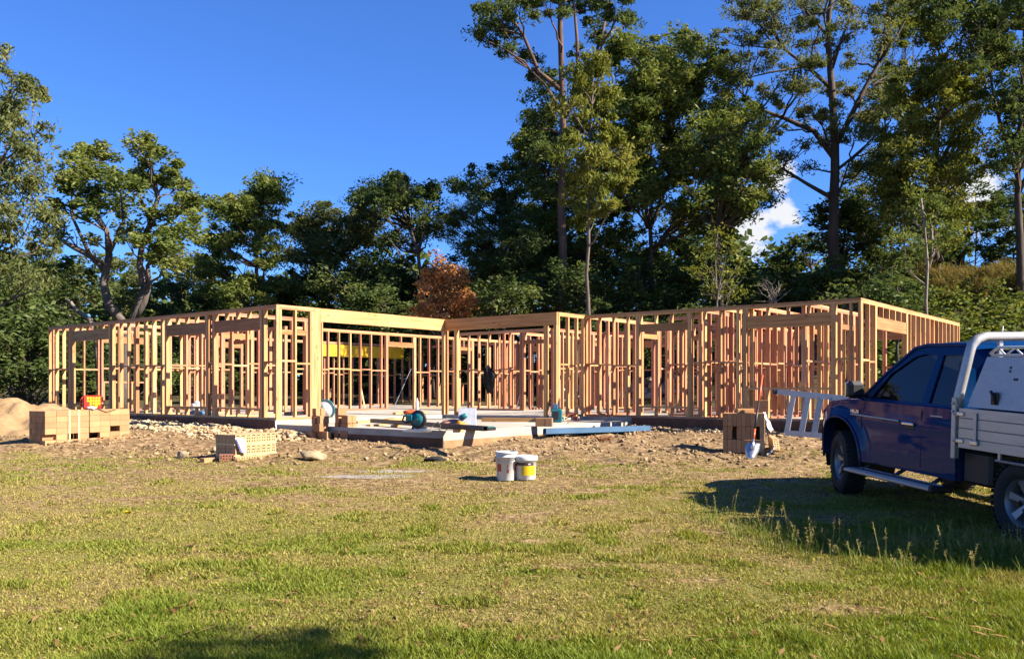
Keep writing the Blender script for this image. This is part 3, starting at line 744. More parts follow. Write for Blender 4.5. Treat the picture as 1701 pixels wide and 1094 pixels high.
# fallen cored bricks leaning at its foot
b = gpx(1292, 752)
mc = bmesh_('coredbrick_cream', (.109, .076, .229), 'brick_cream', HOLES)
lean = thing('leaning_bricks', 'slumped row of cored bricks at the foot of the tall pack', 'bricks', b, .35)
for k in range(4):
    brick(lean, mc, (.05+.04*k-.10, .0+.085*k, .13+.012*k), (-.55, .10, -.25))

# shovel leaning on the pack
def shovel():
    top = ray(1266.5, 623, prb.y-.02); foot = gpx(1244, 762); foot.y -= .12; foot.z = float(gz(foot.x, foot.y))+.03
    t = thing('shovel', 'long handled shovel with orange shaft leaning on the tall brick pack', 'shovel', foot)
    d = top-foot; L = d.length
    MB().tube([d*.34, d*.66], .019, 10).build('grip_sleeve', M['black_plastic'], t)
    MB().tube([d*.67, d*1.0], [.018, .017], 10).build('handle', M['orange_plastic'], t)
    MB().tube([d*.22, d*.335], [.02, .018], 10).build('handle', M['orange_plastic'], t)
    MB().tube([d*.10, d*.22], [.028, .019], 10).build('socket', M['steel'], t)
    # blade: curved plate
    ax = d.normalized(); sd_ = Vector((1, -.2, 0)).normalized(); nrm = ax.cross(sd_)
    vs = []; fs = []
    for i in range(7):
        f = i/6; w = .115*(1-.55*max(0, f-.45)/.55) 
        for j in range(5):
            s = (j/4-.5)*2; vs.append(ax*(.30-f*.31)+sd_*s*w+nrm*(.035*s*s+.02*f))
    for i in range(6):
        for j in range(4): k = i*5+j; fs.append((k, k+1, k+6, k+5))
    o = MB().add(vs, fs, None, True).build('blade', M['steel'], t); mo = o.modifiers.new('thickness', 'SOLIDIFY'); mo.thickness = .004
shovel()

# --- two little stacks of brick blocks in front of the slab
def stack(px, py, rows, ang, label):
    b_ = gpx(px, py); t = thing('brick_stack', label, 'bricks', b_, ang)
    z = 0
    for h, items in rows:
        for (x, y, lx, ly) in items:
            me = bmesh_(('blk', lx, ly, h), (lx, ly, h), 'brick')
            brick(t, me, (x, y, z+h/2), (0, 0, gr.uniform(-.04, .04)))
        z += h+.001
    return t
A_ = math.atan2(.779, .627)
stack(533, 730, [(.16, [(-.02, .30, .11, .23), (.10, .02, .11, .30)]), (.155, [(.02, .12, .11, .24), (.14, .12, .11, .24)]), (.155, [(0.02, .20, .11, .11), (.10, .06, .23, .11)]), (.15, [(.02, .17, .11, .12), (.14, .16, .11, .13)])], A_, 'narrow zigzag stack of tan bricks with the saw blade behind')
stack(577, 729, [(.16, [(0, .05, .11, .23), (.12, .05, .11, .23), (.06, .29, .23, .11)]), (.155, [(.02, .06, .11, .23), (.14, .06, .11, .23), (.08, .29, .23, .11)]), (.155, [(0, .02, .11, .20), (.12, .03, .11, .2), (.05, .25, .22, .11)]), (.15, [(.0, .20, .22, .10)])], A_, 'squat stack of tan bricks nearer the steel beams')
# loose bricks and broken pieces
ml = bmesh_('longred', (.229, .109, .076), 'brick')
mcr = bmesh_('coredbrick_red', (.109, .076, .229), 'brick_red', HOLES)
for (px, py, rz, me, rot, lab) in [(345, 768, 1.0, ml, (0, 0, 1.05), 'loose tan brick lying in front of the low pack'),
                                   (377, 765, .2, mcr, (0, math.pi/2, .25), 'red cored brick lying on its side by the low pack')]:
    p = gpx(px, py); o = link('loose_brick', me); o.location = (p.x, p.y, p.z+(.038 if me is ml else .055)); o.rotation_euler = rot; tag(o, lab, 'brick')

# rocks: displaced icospheres
def rock(px, py, s, label, seed, sc=(1, .8, .6), name='rock', mt='rock', sink=.48, Y=None):
    v, f = ico_unit(3); g = np.random.default_rng(seed)
    d = np.ones(len(v))
    for k in range(11):
        nrm = g.normal(size=3); nrm /= np.linalg.norm(nrm); c = g.uniform(.42, .72); pr = v@nrm; d = np.where(pr*d > c, c/np.maximum(pr, 1e-3), d)
    lum = np.array([float(fbm(q[0]*4.5+seed, q[1]*4.5+q[2]*3.7, seed, 4)) for q in v])
    v2 = v*d[:, None]*(.70+.6*lum)[:, None]*(1+.03*g.normal(size=(len(v), 1)))*np.array(sc)*s
    p = gpx(px, py); o = link(name, npmesh(name, v2, f, 3, M[mt])); o.location = (p.x, p.y, p.z+s*sc[2]*(1-sink)); o.rotation_euler = (0, 0, g.uniform(0, 6))
    return tag(o, label, 'rock')
rock(523, 764, .27, 'large pale sandstone rock on the dirt below the brick stacks', 3, (1.0, .6, .50))
rock(303, 763, .17, 'tilted brown rock slab left of the loose bricks', 5, (1.15, .7, .55))
rock(358, 750, .10, 'rounded brown stone against the low brick pack', 6, (1, .9, .8))
rock(607, 764, .07, 'small pale lump of rock on the dirt, right of the large rock', 7)
rock(640, 757, .06, 'small pale stone close to the foot of the squat brick stack', 8)
# crushed rock along the left wing and by the low pack
def strip(n, u0, u1, v0, v1, seed, smin=.02, smax=.07):
    g = np.random.default_rng(seed); u = g.uniform(u0, u1, n); v = v0+(v1-v0)*g.random(n)
    P = np.array([hp(a, b)[:] for a, b in zip(u, v)]); s = g.uniform(smin, smax, n)*(.6+.6*g.random(n))
    P[:, 2] = gz(P[:, 0], P[:, 1])+s*.2+.02*np.clip(1-abs((v-(v0+v1)/2)/(v1-v0)*2), 0, 1); return P, s
P, s = strip(2600, -8.6, -1.6, -1.9, -.15, 1)
t = np.random.default_rng(9).random((len(P), 1))
stones('crushed_rock', P, s, M['clod'], 'band of pale crushed rock along the foot of the slab', 'rubble', np.array([.20, .14, .075])*(1-t)+np.array([.46, .37, .225])*t, 21)
P, s = strip(1500, -1.8, 1.6, -1.7, -.1, 2, .015, .06); t = np.random.default_rng(10).random((len(P), 1))
stones('clay_rubble', P, s, M['clod'], 'clay and stone rubble between the brick packs and the porch slab', 'rubble', np.array([.20, .12, .06])*(1-t)+np.array([.48, .36, .21])*t, 22)
P, s = strip(700, 5.2, 9.4, 5.0, 6.3, 3, .015, .05); t = np.random.default_rng(13).random((len(P), 1))
stones('clay_rubble', P, s, M['clod'], 'pale rubble along the slab of the right wing', 'rubble', np.array([.20, .12, .06])*(1-t)+np.array([.48, .36, .21])*t, 23)

# sand heap
def heap():
    c = ray(15, 700, 19.2); n = 84; V = []; F = []
    for i in range(n):
        for j in range(n):
            x, y = (i/(n-1)-.5)*6.0, (j/(n-1)-.5)*4.4; r = math.hypot(x/2.6, y/1.9)
            h = .78*max(0, 1-r)**.85+.42*(float(fbm(x*2.2, y*2.2, 5, 5))-.5)*min(1, 2*max(0, 1.15-r)) + .13*(float(fbm(x*6.5, y*6.5, 8, 4))-.5) - .1
            V.append((c.x+x, c.y+y, float(gz(c.x+x, c.y+y))+h))
    for i in range(n-1):
        for j in range(n-1): k = i*n+j; F.append((k, k+n, k+n+1, k+1))
    M['sand'] = mat('sand', (.38, .25, .12), .97, var=.2, scale=4, bump=1.0, bscale=9, col2=(.27, .16, .07), detail=9)
    o = MB().add(V, F, None, True).build('sand_heap', M['sand']); tag(o, 'heap of orange sand and clods beside the left end of the house', 'sand heap')
heap()

# ================================================================ buckets
def bucket(px, py, h, r0, r1, label, lid_h):
    p = gpx(px, py); t = thing('bucket', label, 'bucket', p, -math.pi/2)
    k = lambda z: r0+(r1-r0)*z/h
    MB().lathe([(0, 0), (r0*.96, 0), (r0, .008), (k(h*.8), h*.8), (k(h*.8)+.008, h*.805), (k(h*.83)+.008, h*.83), (k(h*.83), h*.835), (k(h*.95), h*.95)], 36).build('body', M['white_plastic'], t)
    return t, k
def label_band(t, k, z0, z1, a0, a1, mt, name='label', off=.0015):
    n = max(3, int((a1-a0)/8)); vs = []; fs = []
    for i in range(n+1):
        a = R(a0+(a1-a0)*i/n)
        for z in (z0, z1): vs.append(((k(z)+off)*math.cos(a), (k(z)+off)*math.sin(a), z))
    for i in range(n): fs.append((i*2, i*2+2, i*2+3, i*2+1))
    return MB().add(vs, fs, None, True).build(name, M[mt], t)
# local +x points to the camera (rz = -90 deg)
t, k = bucket(841, 797, .405, .132, .150, 'taller open white plastic bucket with small red label', 0)
h = .405
MB().lathe([(k(h*.92), h*.92), (k(h)+.006, h*.925), (k(h)+.012, h*.95), (k(h)+.012, h*.985), (k(h)+.004, h), (k(h)-.012, h), (k(h)-.014, h*.93)], 36).build('rim', M['white_plastic'], t)
MB().lathe([(0, h*.80), (k(h*.8)-.01, h*.80), (k(h)-.013, h*.97)], 36).build('inner_wall', M['white_plastic'], t)
label_band(t, k, .13, .235, -62, -30, 'red_label'); label_band(t, k, .11, .165, 4, 16, 'maroon_label'); label_band(t, k, .175, .225, 6, 12, 'dark_label')
label_band(t, k, .13, .235, 55, 80, 'red_label')
MB().tube([((k(.33)+.012)*math.cos(R(a)), (k(.33)+.012)*math.sin(R(a)), .335-.09*math.sin(R((a+80)/160*180))) for a in range(-80, 81, 10)], .003, 6).build('wire_handle', M['steel'], t)
t, k = bucket(873, 796, .335, .140, .156, 'shorter lidded white bucket with yellow and black label', .03)
h = .335
MB().lathe([(k(h)*.998, h*.80), (k(h)+.012, h*.80), (k(h)+.016, h*.83), (k(h)+.016, h*.95), (k(h)+.008, h), (k(h)-.012, h+.003), (k(h)-.02, h-.008), (0, h-.008)], 36).build('lid', M['white_plastic'], t)
label_band(t, k, .205, .245, -60, 45, 'dark_label'); label_band(t, k, .065, .200, -22, 62, 'yellow_label'); label_band(t, k, .215, .235, 14, 26, 'white_plastic', 'label_lettering', .003)
# ================================================================ tools and materials on the slab
PZ = -.092
def on_porch(px, py, z=PZ): return uv_at(px, py, z)
# black steel channel lying across the porch edge
def steel(name, a, b, w, h, mt, label, z, cat='steel beam', group=None, channel=True):
    a, b = Vector(a), Vector(b); d = b-a; L = d.length
    o = thing(name, label, cat, (a.x, a.y, z), math.atan2(d.y, d.x), group)
    mb = MB(); t = .008
    if channel:
        mb.box((L/2, 0, t/2), (L, w, t)).box((L/2, 0, h-t/2), (L, w, t)).box((L/2, w/2-t/2, h/2), (L, t, h-2*t)).box((L/2, -w/2+t/2, h/2), (L, t, h-2*t))
    else: mb.box((L/2, 0, h/2), (L, w, h))
    mb.build('steel_section', M[mt], o); return o
zs = HA.z+PZ
a = hp(*on_porch(618, 706), PZ); b = hp(*on_porch(806, 721), PZ)
steel('steel_beam', a, b, .09, .085, 'black_steel', 'long black hollow steel beam laid over the porch corner', zs+.055)
# the packers it rests on
for f, lab in ((.25, 'short timber packer under the black steel beam, near the saw'), (.80, 'short timber packer under the black steel beam, near its open end')):
    q = a.lerp(b, f); o = MB().box((0, 0, 0), (.10, .30, .052)).build('timber_packer', M['pine']); o.location = (q.x, q.y, zs+.027); o.rotation_euler = (0, 0, HROT+.4); tag(o, lab, 'timber')
# blue steel beams on the dirt
p0, p1 = gpx(905, 729), gpx(1078, 716)
d = (p1-p0); n_ = Vector((-d.y, d.x, 0)).normalized()
for k, (o_, s0, s1, lab) in enumerate([(0, 0, 1, 'blue painted steel beam lying nearest the lawn on the dirt'), (.14, .03, .97, 'blue painted steel beam lying in the middle of the three'), (.28, .06, 1.0, 'blue painted steel beam lying against the porch slab')]):
    q0 = p0+d*s0+n_*o_; q1 = p0+d*s1+n_*o_; zz = max(float(gz(q0.x, q0.y)), float(gz(q1.x, q1.y)))
    steel('blue_beam', q0, q1, .10, .11, 'blue_steel', lab, zz+.01, 'steel beam', 'blue steel beams')
# cut-off saw on the porch
def saw(px, py, s, label, rz, disc_only=False):
    u, v = on_porch(px, py); t = hthing('cutoff_saw', label, 'saw', u, v, PZ, rz); q = s
    MB().bbox((0, 0, .02*q), (.50*q, .28*q, .04*q), .006*q).bbox((.02*q, .10*q, .07*q), (.30*q, .04*q, .07*q), .005*q).build('base_plate', M['steel'] if not disc_only else M['galv'], t)
    G = Matrix.Translation((.02*q, 0, .24*q)) @ Matrix.Rotation(math.pi/2, 4, 'X')
    MB().lathe([(0, -.022*q), (.175*q, -.022*q), (.182*q, -.015*q), (.182*q, .015*q), (.175*q, .022*q), (0, .022*q)], 36, G).build('blade_guard', M['white_plastic'] if disc_only else M['black_plastic'], t)
    MB().lathe([(0, .024*q), (.12*q, .024*q), (.12*q, .030*q), (0, .030*q)], 32, G).lathe([(0, .03*q), (.028*q, .03*q), (.028*q, .045*q), (0, .045*q)], 16, G).build('cutting_disc', M['white_plastic'] if disc_only else M['teal'], t)
    MB().tube([(-.02*q, .03*q, .24*q), (-.02*q, .22*q, .25*q)], [.075*q, .068*q], 14).bbox((-.16*q, -.005*q, .27*q), (.16*q, .10*q, .13*q), .02*q).build('motor_housing', M['teal'], t)
    MB().tube([(-.20*q, .0, .33*q), (-.30*q, .0, .30*q), (-.33*q, .0, .22*q), (-.25*q, 0, .17*q), (-.13*q, 0, .20*q)], .020*q, 8).build('handle', M['black_plastic'], t)
    MB().tube([(-.10*q, 0, .06*q), (-.06*q, 0, .18*q)], .025*q, 8).build('arm', M['black_plastic'], t)
    if disc_only: MB().lathe([(.183*q, -.03*q), (.205*q, -.03*q), (.205*q, .03*q), (.183*q, .03*q)], 36, G, closed=True).build('guard_rim', M['teal'], t)
    return t
saw(693, 717, .92, 'teal and black cut-off saw standing at the porch corner', .25)
saw(539, 699, 1.15, 'mitre saw with round white blade guard behind the narrow brick stack', .6, True)
# leaning metal tool case with the rags before it
u, v = on_porch(772, 713)
t = hthing('tool_case', 'open grey metal tool case standing on the porch', 'tool case', u, v, PZ, .75)
MB().bbox((.05, .06, .20), (.34, .02, .42), .006, ry=.0, rx=-.28).build('lid', M['galv'], t); MB().bbox((.05, -.10, .04), (.36, .26, .08), .008).build('tray', M['black_plastic'], t)
MB().lathe([(0, 0), (.05, 0), (.05, .12), (.03, .14), (0, .14)], 16, Matrix.Translation((-.09, .02, .22)) @ Matrix.Rotation(1.2, 4, 'Y')).build('drill_body', M['teal'], t)
def lump(name, c, s, mt, label, cat, seed=0, sc=(1, 1, .5)):
    v, f = ico_unit(3); g = np.random.default_rng(seed); q = np.array([float(fbm(a[0]*2.2+seed, a[1]*2.2+a[2]*1.7, seed, 3)) for a in v]); v2 = v*(.6+.9*q)[:, None]*np.array(sc)*s
    o = link(name, npmesh(name, v2, f, 3, M[mt], None, True)); o.location = c; return tag(o, label, cat)
M['pink_rag'] = mat('pink_rag', (.62, .26, .17), .8, var=.15); M['orange_rag'] = mat('orange_rag', (.85, .33, .03), .6, var=.15)
u, v = on_porch(752, 712); lump('work_rag', hp(u, v, PZ+.08), .20, 'pink_rag', 'pink crumpled rag lying between saw and tool case', 'rag', 3, (1.3, .8, .45))
u, v = on_porch(765, 714); lump('tool_bag', hp(u, v, PZ+.07), .10, 'orange_rag', 'small orange bag in front of the tool case', 'bag', 4, (1, .8, .9))
u, v = on_porch(795, 714); t = hthing('tool_tray', 'flat dark green tray of nail strips on the porch', 'tray', u, v, PZ, .1)
MB().bbox((0, 0, .03), (.62, .26, .06), .01).build('tray_body', M['black_plastic'], t)
for k in range(6): MB().box((-.25+k*.1, 0, .068), (.07, .2, .014)).build('nail_strip', M['teal'], t)
# teal jobsite radio / charger and a block before it
u, v = on_porch(925, 701, PZ); t = hthing('jobsite_radio', 'teal jobsite radio standing by the entrance post', 'radio', u, v, PZ, .55)
MB().bbox((0, 0, .15), (.24, .20, .30), .015).build('case', M['teal'], t); MB().bbox((-.03, -.02, .36), (.12, .09, .12), .01).build('battery', M['blue_steel'], t)
MB().bbox((-.02, -.105, .16), (.14, .012, .18), .004).build('front_panel', M['black_plastic'], t)
MB().tube([(-.10, 0, .30), (-.10, 0, .33), (.10, 0, .33), (.10, 0, .30)], .012, 6).build('handle', M['black_plastic'], t)
u, v = on_porch(904, 708); o = MB().bbox((0, 0, .085), (.34, .16, .17), .004).build('wood_block', M['brick']); o.location = hp(u, v, PZ); o.rotation_euler = (0, 0, HROT+.5); tag(o, 'pair of tan brick blocks set on the porch before the radio', 'bricks')
o2 = MB().box((.03, -.0805, .085), (.006, .002, .166)).build('joint', M['form'], o)
u, v = on_porch(950, 699)
t = hthing('cord_reel', 'orange extension cord dumped in a coil on the porch', 'cord', u, v, PZ)
pts = [(.16*math.cos(a*.55)*(1-.008*a)+.03*math.sin(a*1.7), .13*math.sin(a*.55)*(1-.006*a), .02+.006*a+.025*math.sin(a*.9)) for a in np.arange(0, 34, .6)]
MB().tube(pts, .012, 6).build('coil', M['orange_plastic'], t)
MB().tube([(.16, 0, .02), (.25, -.3, .01), (.42, -.5, .012), (.55, -.95, .012), (.75, -1.2, .01)], .006, 6).build('lead', M['cord'], t)
# orange-brown bark litter and leads near the blue beams
p = gpx(1000, 733); g = np.random.default_rng(4)
for k, lab in enumerate(('curled strip of brown bark lying before the blue beams', )):
    t = thing('bark_scrap', lab, 'bark', p)
    for j in range(9):
        a0 = g.uniform(-.3, .3); q = Vector((g.uniform(-.35, .35), g.uniform(-.12, .12), 0)); L = g.uniform(.12, .35)
        MB().tube([q+Vector((-L/2, 0, .015)), q+Vector((0, .03, .05+.04*g.random())), q+Vector((L/2, .05*g.normal(), .015))], [.006, .018, .004], 5).build('strip', M['bark_scrap'] if 'bark_scrap' in M else M.setdefault('bark_scrap', mat('bark_scrap', (.36, .14, .05), .9)), t)
# leads
def lead(pts, label, mt='cord', r=.006):
    o = MB().tube(pts, r, 6).build('power_lead', M[mt]); return tag(o, label, 'lead')
Q = lambda px, py, z=PZ+.01: hp(*uv_at(px, py, z), z)
lead([Q(705, 717), Q(715, 712, .03), Q(722, 703, .10), Q(728, 700, .14), Q(732, 707, .05), Q(729, 714), Q(738, 716), Q(744, 712, 0), Q(748, 709)], 'thin pale power lead looping between saw and tool case')
# lengths of timber lying on the porch and inside
for i, (x0, y0, x1, y1, w, h, mt, lab) in enumerate([
        (583, 694.5, 670, 690.5, .09, .045, 'black_steel', 'dark level lying on the slab behind the squat brick stack'),
        (590, 703, 672, 696, .14, .045, 'pine', 'long pale plank on the porch behind the squat brick stack'),
        (655, 688, 702, 686, .10, .05, 'pine', 'short plank stacked on the slab behind the cut-off saw'),
        (640, 699, 690, 691, .09, .05, 'lintel', 'brown plank lying askew on the slab behind the saw'),
        (612, 707.5, 640, 706, .12, .03, 'lvl', 'stubby offcut board by the end of the black beam'),
        (478, 690, 520, 687, .20, .09, 'black_steel', 'dark strap of flashing lying behind the corner post'),
        (800, 700, 905, 700.5, .09, .09, 'lvl', 'long timber sill lying across the entrance opening')]):
    a = hp(*uv_at(x0, y0, PZ)); b = hp(*uv_at(x1, y1, PZ)); lo = PZ if a.y < 25 else 0
    d = b-a; o = MB().box((d.length/2, 0, h/2), (d.length, w, h)).build('plank' if 'strap' not in lab and 'level' not in lab else 'metal_length', M[mt]); inside = uv_at(x0, y0, 0)[1] > 5.2 or uv_at(x0, y0, 0)[0] < 0
    u0, v0 = uv_at(x0, y0, 0 if inside else PZ); u1, v1 = uv_at(x1, y1, 0 if inside else PZ); a = hp(u0, v0, 0 if inside else PZ); b = hp(u1, v1, 0 if inside else PZ); d = b-a
    o.location = a+Vector((0, 0, .002)); o.rotation_euler = (0, 0, math.atan2(d.y, d.x)); tag(o, lab, 'timber')
# props leaning in the rooms
def prop(px0, py0, px1, py1, z0, z1, lab, mt='pine', w=.045):
    u0, v0 = uv_at(px0, py0, z0); a = hp(u0, v0, z0+.03); b = ray(px1, py1, a.y+.25)
    d = b-a; o = MB().box((d.length/2, 0, 0), (d.length, w, w*.6)).build('timber_prop', M[mt]); o.location = a; o.rotation_euler = d.to_track_quat('X', 'Z').to_euler(); tag(o, lab, 'timber')
prop(606, 679, 598, 637, 0, 1, 'tan timber prop leaning in the room behind the brick stacks')
prop(655, 676, 683, 612, 0, 1, 'thin aluminium straightedge leaning in the inner doorway', 'alu', .03)
prop(545, 680, 550, 645, 0, 1, 'thin board leaning on the wide corner post')
prop(858, 680, 872, 621, 0, 1, 'thin steel brace leaning on the inner wall near the black jacket', 'steel', .025)
u, v = uv_at(693, 690, 0)
t = hthing('sealant_tube', 'white sealant tube standing on the slab behind the saw', 'tube', u, v, 0)
MB().lathe([(0, 0), (.045, 0), (.045, .34), (.02, .37), (.012, .44), (0, .44)], 16).build('cartridge', M['white_plastic'], t)
u, v = uv_at(683, 688, 0); lump('orange_cord_pile', hp(u, v, .06), .13, 'orange_plastic', 'bunched orange cord on the slab by the white tube', 'cord', 9, (1.4, 1, .5))
# black jacket on a nail in the middle room wall
def jacket():
    c = ray(812, 628, 27.0); v, f = ico_unit(4); V = []
    for a in v:
        x, y, z = a; w = .20+.05*(z < -.2)+.05*math.sin(3*z+1); sx_ = x*w*(1 if z < .6 else .65)
        zz = z*.42 + (.10 if (x < -.35 and z < -.2) else 0) - (.08*abs(math.sin(5*x)) if z < -.4 else 0)
        V.append((sx_+.03*math.sin(6*z), y*.10*(1+.4*math.sin(9*x+3*z)), zz))
    o = link('jacket', npmesh('jacket', np.array(V), f, 3, M['cloth_black'], None, True)); o.location = c; o.rotation_euler = (0, 0, HROT); tag(o, 'black jacket hung on a stud of the middle wall frame', 'jacket')
jacket()
# red bag with yellow fruit print on the long brick pack
TL = Matrix.Translation(plb) @ Matrix.Rotation(pla, 4, 'Z')
c = TL @ Vector((1.15, .22, .672))
t = thing('cooler_bag', 'red bag with bright yellow pattern standing on the long brick pack', 'bag', c, .5)
mb = MB().bbox((0, 0, .135), (.33, .22, .27), .025); mb.build('body', M['red_bag'], t)
g = random.Random(2)
for i in range(5):
    for j in range(4):
        if g.random() < .93:
            s = .017+.010*g.random(); MB().add([(-s, 0, -s*1.1), (s*.8, 0, -s), (s, 0, s), (-s*.7, 0, s*1.1)], [(0, 1, 2, 3)], Matrix.Translation((-.075+i*.050, -.1125, .055+j*.055)) @ Matrix.Rotation(g.uniform(-.5, .5), 4, 'Y')).build('printed_mark', M['yellow_label'], t)
MB().tube([(-.16, -.08, .24), (-.20, -.05, .19), (-.20, 0, .10), (-.17, .02, .05)], .014, 6).build('strap', M['red_bag'], t)
c = TL @ Vector((1.0, .05, .674))
lump('plastic_scrap', c+Vector((0, 0, .02)), .07, 'white_bag', 'white and blue scrap of plastic on the long brick pack', 'plastic', 6, (1.2, .9, .5))
lead([TL @ Vector((x, y, z)) for x, y, z in ((1.0, .04, .68), (1.15, -.01, .665), (1.3, -.014, .61), (1.5, -.014, .66), (1.6, .05, .69))], 'thin black lead drooping over the long brick pack', 'black_plastic')
# corner conduit at the left wing
a = hp(.10, -.10, -.02); 
o = MB().tube([a, a+Vector((.02, -.02, -.15)), a+Vector((.02, -.06, -.32)), a+Vector((.06, -.20, -.46)), a+Vector((.10, -.4, -.50))], .016, 8).build('conduit', M['galv']); tag(o, 'bent grey conduit coming out at the corner post of the slab', 'conduit')

# ================================================================ ladder lying on its edge behind the truck
def ladder():
    # rails at top and bottom, treads upright between, as seen beyond the bonnet
    Y = 15.2
    tl, tr = ray(1290, 651, Y), ray(1420, 664, Y-1.0); bl, br = ray(1304, 719, Y-.1), ray(1400, 727, Y-.95)
    gzb = float(gz(bl.x, bl.y)); dz = 0
    t = thing('step_ladder', 'aluminium step ladder lying on its edge behind the blue truck', 'ladder', (bl.x, bl.y, gzb))
    o = Vector((bl.x, bl.y, gzb)); tl, tr, bl, br = (q-o for q in (tl, tr, bl, br))
    def rail(a, b, w, h):
        d = b-a; q = MB().box((d.length/2, 0, 0), (d.length, w, h)).box((d.length/2, -w*.45, h*.5), (d.length, .006, h*.5)).build('rail', M['alu'], t); q.location = a; q.rotation_euler = d.to_track_quat('X', 'Z').to_euler()
    rail(tl, tr, .03, .075); rail(bl, br, .03, .07)
    for xb, xt in ((1306, 1320), (1331, 1345), (1352, 1366), (1372, 1386), (1391, 1405)):
        a = bl.lerp(br, (xb-1304)/96+.01); b = tl.lerp(tr, (xt-1290)/130); d = b-a
        q = MB().box((d.length/2, 0, 0), (d.length, .02, .095)).build('tread', M['alu'], t)
        q.location = a; q.rotation_euler = d.to_track_quat('X', 'Y').to_euler(); q.rotation_euler.rotate_axis('X', R(90))
    MB().bbox(tl+Vector((-.03, 0, .01)), (.08, .05, .09), .01).build('end_cap', M['black_plastic'], t)
ladder()

p = gpx(211, 853); lump('yellow_scrap', (p.x, p.y, p.z+.02), .035, 'yellow_label', 'small yellow plastic scrap lying on the lawn', 'scrap', 12, (1.3, .7, .4))
p = gpx(724, 766); lump('dark_rag', (p.x, p.y, p.z+.03), .13, 'cloth_black', 'small dark rag on the dirt left of the buckets', 'rag', 13, (1.3, .9, .35))
u, v = uv_at(332, 690, 0); lump('blue_bag', hp(u, v, .05), .20, 'blue_steel', 'blue plastic bag on the slab behind the left wing windows', 'bag', 14, (1.6, 1, .4))
u, v = uv_at(326, 685, 0); lump('white_sack', hp(u, v, .12), .16, 'white_bag', 'white sack standing beside the blue bag inside the frame', 'sack', 15, (1, .8, 1.2))
# ================================================================ the blue truck
M['paint'] = mat('blue_paint', (.0015, .034, .135), .5, metal=0, var=.05, scale=2, coat=.36, spec=.0)
def dusty(m):
    n, l = m.node_tree.nodes, m.node_tree.links; p = n['Principled BSDF']; src = p.inputs['Base Color'].links[0].from_socket
    t = n.new('ShaderNodeTexCoord'); sp = n.new('ShaderNodeSeparateXYZ'); l.new(t.outputs['Object'], sp.inputs[0])
    mr = n.new('ShaderNodeMapRange'); mr.inputs['From Min'].default_value = .40; mr.inputs['From Max'].default_value = .95; mr.inputs['To Min'].default_value = .42; mr.inputs['To Max'].default_value = .0; l.new(sp.outputs['Z'], mr.inputs['Value'])
    z = n.new('ShaderNodeTexNoise'); z.inputs['Scale'].default_value = 5; z.inputs['Detail'].default_value = 8; z.inputs['Roughness'].default_value = .7; l.new(t.outputs['Object'], z.inputs['Vector'])
    mu = n.new('ShaderNodeMath'); mu.operation = 'MULTIPLY'; l.new(mr.outputs[0], mu.inputs[0]); l.new(z.outputs['Fac'], mu.inputs[1])
    mx_ = n.new('ShaderNodeMixRGB'); mx_.inputs[2].default_value = (.12, .085, .05, 1); l.new(mu.outputs[0], mx_.inputs[0]); l.new(src, mx_.inputs[1]); l.new(mx_.outputs[0], p.inputs['Base Color'])
dusty(M['paint'])
M['rubber'] = mat('rubber', (.018, .017, .016), .85, var=.3, scale=9, bump=.2)
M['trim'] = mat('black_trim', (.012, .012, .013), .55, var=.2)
M['chrome'] = mat('chrome', (.75, .75, .76), .12, metal=1, var=.03)
M['rim'] = mat('alloy', (.22, .225, .235), .42, metal=.6, var=.05)
M['seat'] = mat('seat_cloth', (.06, .06, .065), .9, var=.2)
M['lamp'] = mat('lamp_lens', (.7, .7, .72), .08, metal=.5, var=.05)
M['red_lens'] = mat('red_lens', (.45, .01, .01), .15, var=.1)
def glassmat():
    m, n, l, p = nodes('tinted_glass'); n.remove(p); out = n['Material Output']
    t = n.new('ShaderNodeBsdfTransparent'); t.inputs['Color'].default_value = (.34, .38, .38, 1); g = n.new('ShaderNodeBsdfGlossy'); g.inputs['Roughness'].default_value = .02
    fr = n.new('ShaderNodeFresnel'); fr.inputs['IOR'].default_value = 1.5; mx_ = n.new('ShaderNodeMixShader')
    l.new(fr.outputs[0], mx_.inputs[0]); l.new(t.outputs[0], mx_.inputs[1]); l.new(g.outputs[0], mx_.inputs[2]); l.new(mx_.outputs[0], out.inputs[0]); return m
M['glass'] = glassmat()
truck = thing('utility_truck', 'blue extra cab utility truck with aluminium tray, toolbox and tube headboard', 'truck', (5.285, 9.70, .30))
truck.rotation_euler = (0, -math.atan(.12/2.94), math.atan2(.985, -.172)); truck.rotation_mode = 'XYZ'
FX, RX, WR = 1.54, -1.54, .39
LIFT = .05
NOSE, CABR = 2.24, -.62
BELT = 1.19
def side_y(x, z):
    w = .885
    w -= .16*float(smooth(1.75, NOSE, x))                    # nose tapers in plan
    t = (z-.80)
    w -= .10*max(0, t-.15)**1.4 + .20*max(0, .28+ -(z-.35))**2*1.2 if True else 0
    w += .012*math.exp(-((z-.98)/.05)**2)*(1 if x < 1.15 else .4)
    # swelling round the arches
    for cx in (FX,):
        r = math.hypot(x-cx, z-WR-.06); w += .045*math.exp(-((r-.50)/.10)**2)
    return w
def top_z(x):
    if x > 1.12: return float(np.interp(x, [1.12, 1.5, 1.9, 2.15, 2.28, NOSE], [BELT+.015, BELT-.005, BELT-.06, BELT-.13, BELT-.21, BELT-.34]))
    return BELT
def bot_z(x):
    zb = float(np.interp(x, [CABR, 1.05, 1.1, 2.0, 2.05, NOSE], [.46, .46, .46, .46, .42, .46]))
    a = .50; dx = x-FX
    if abs(dx) < a: zb = max(zb, WR+.07+math.sqrt(max(0, a*a-dx*dx)))
    return zb
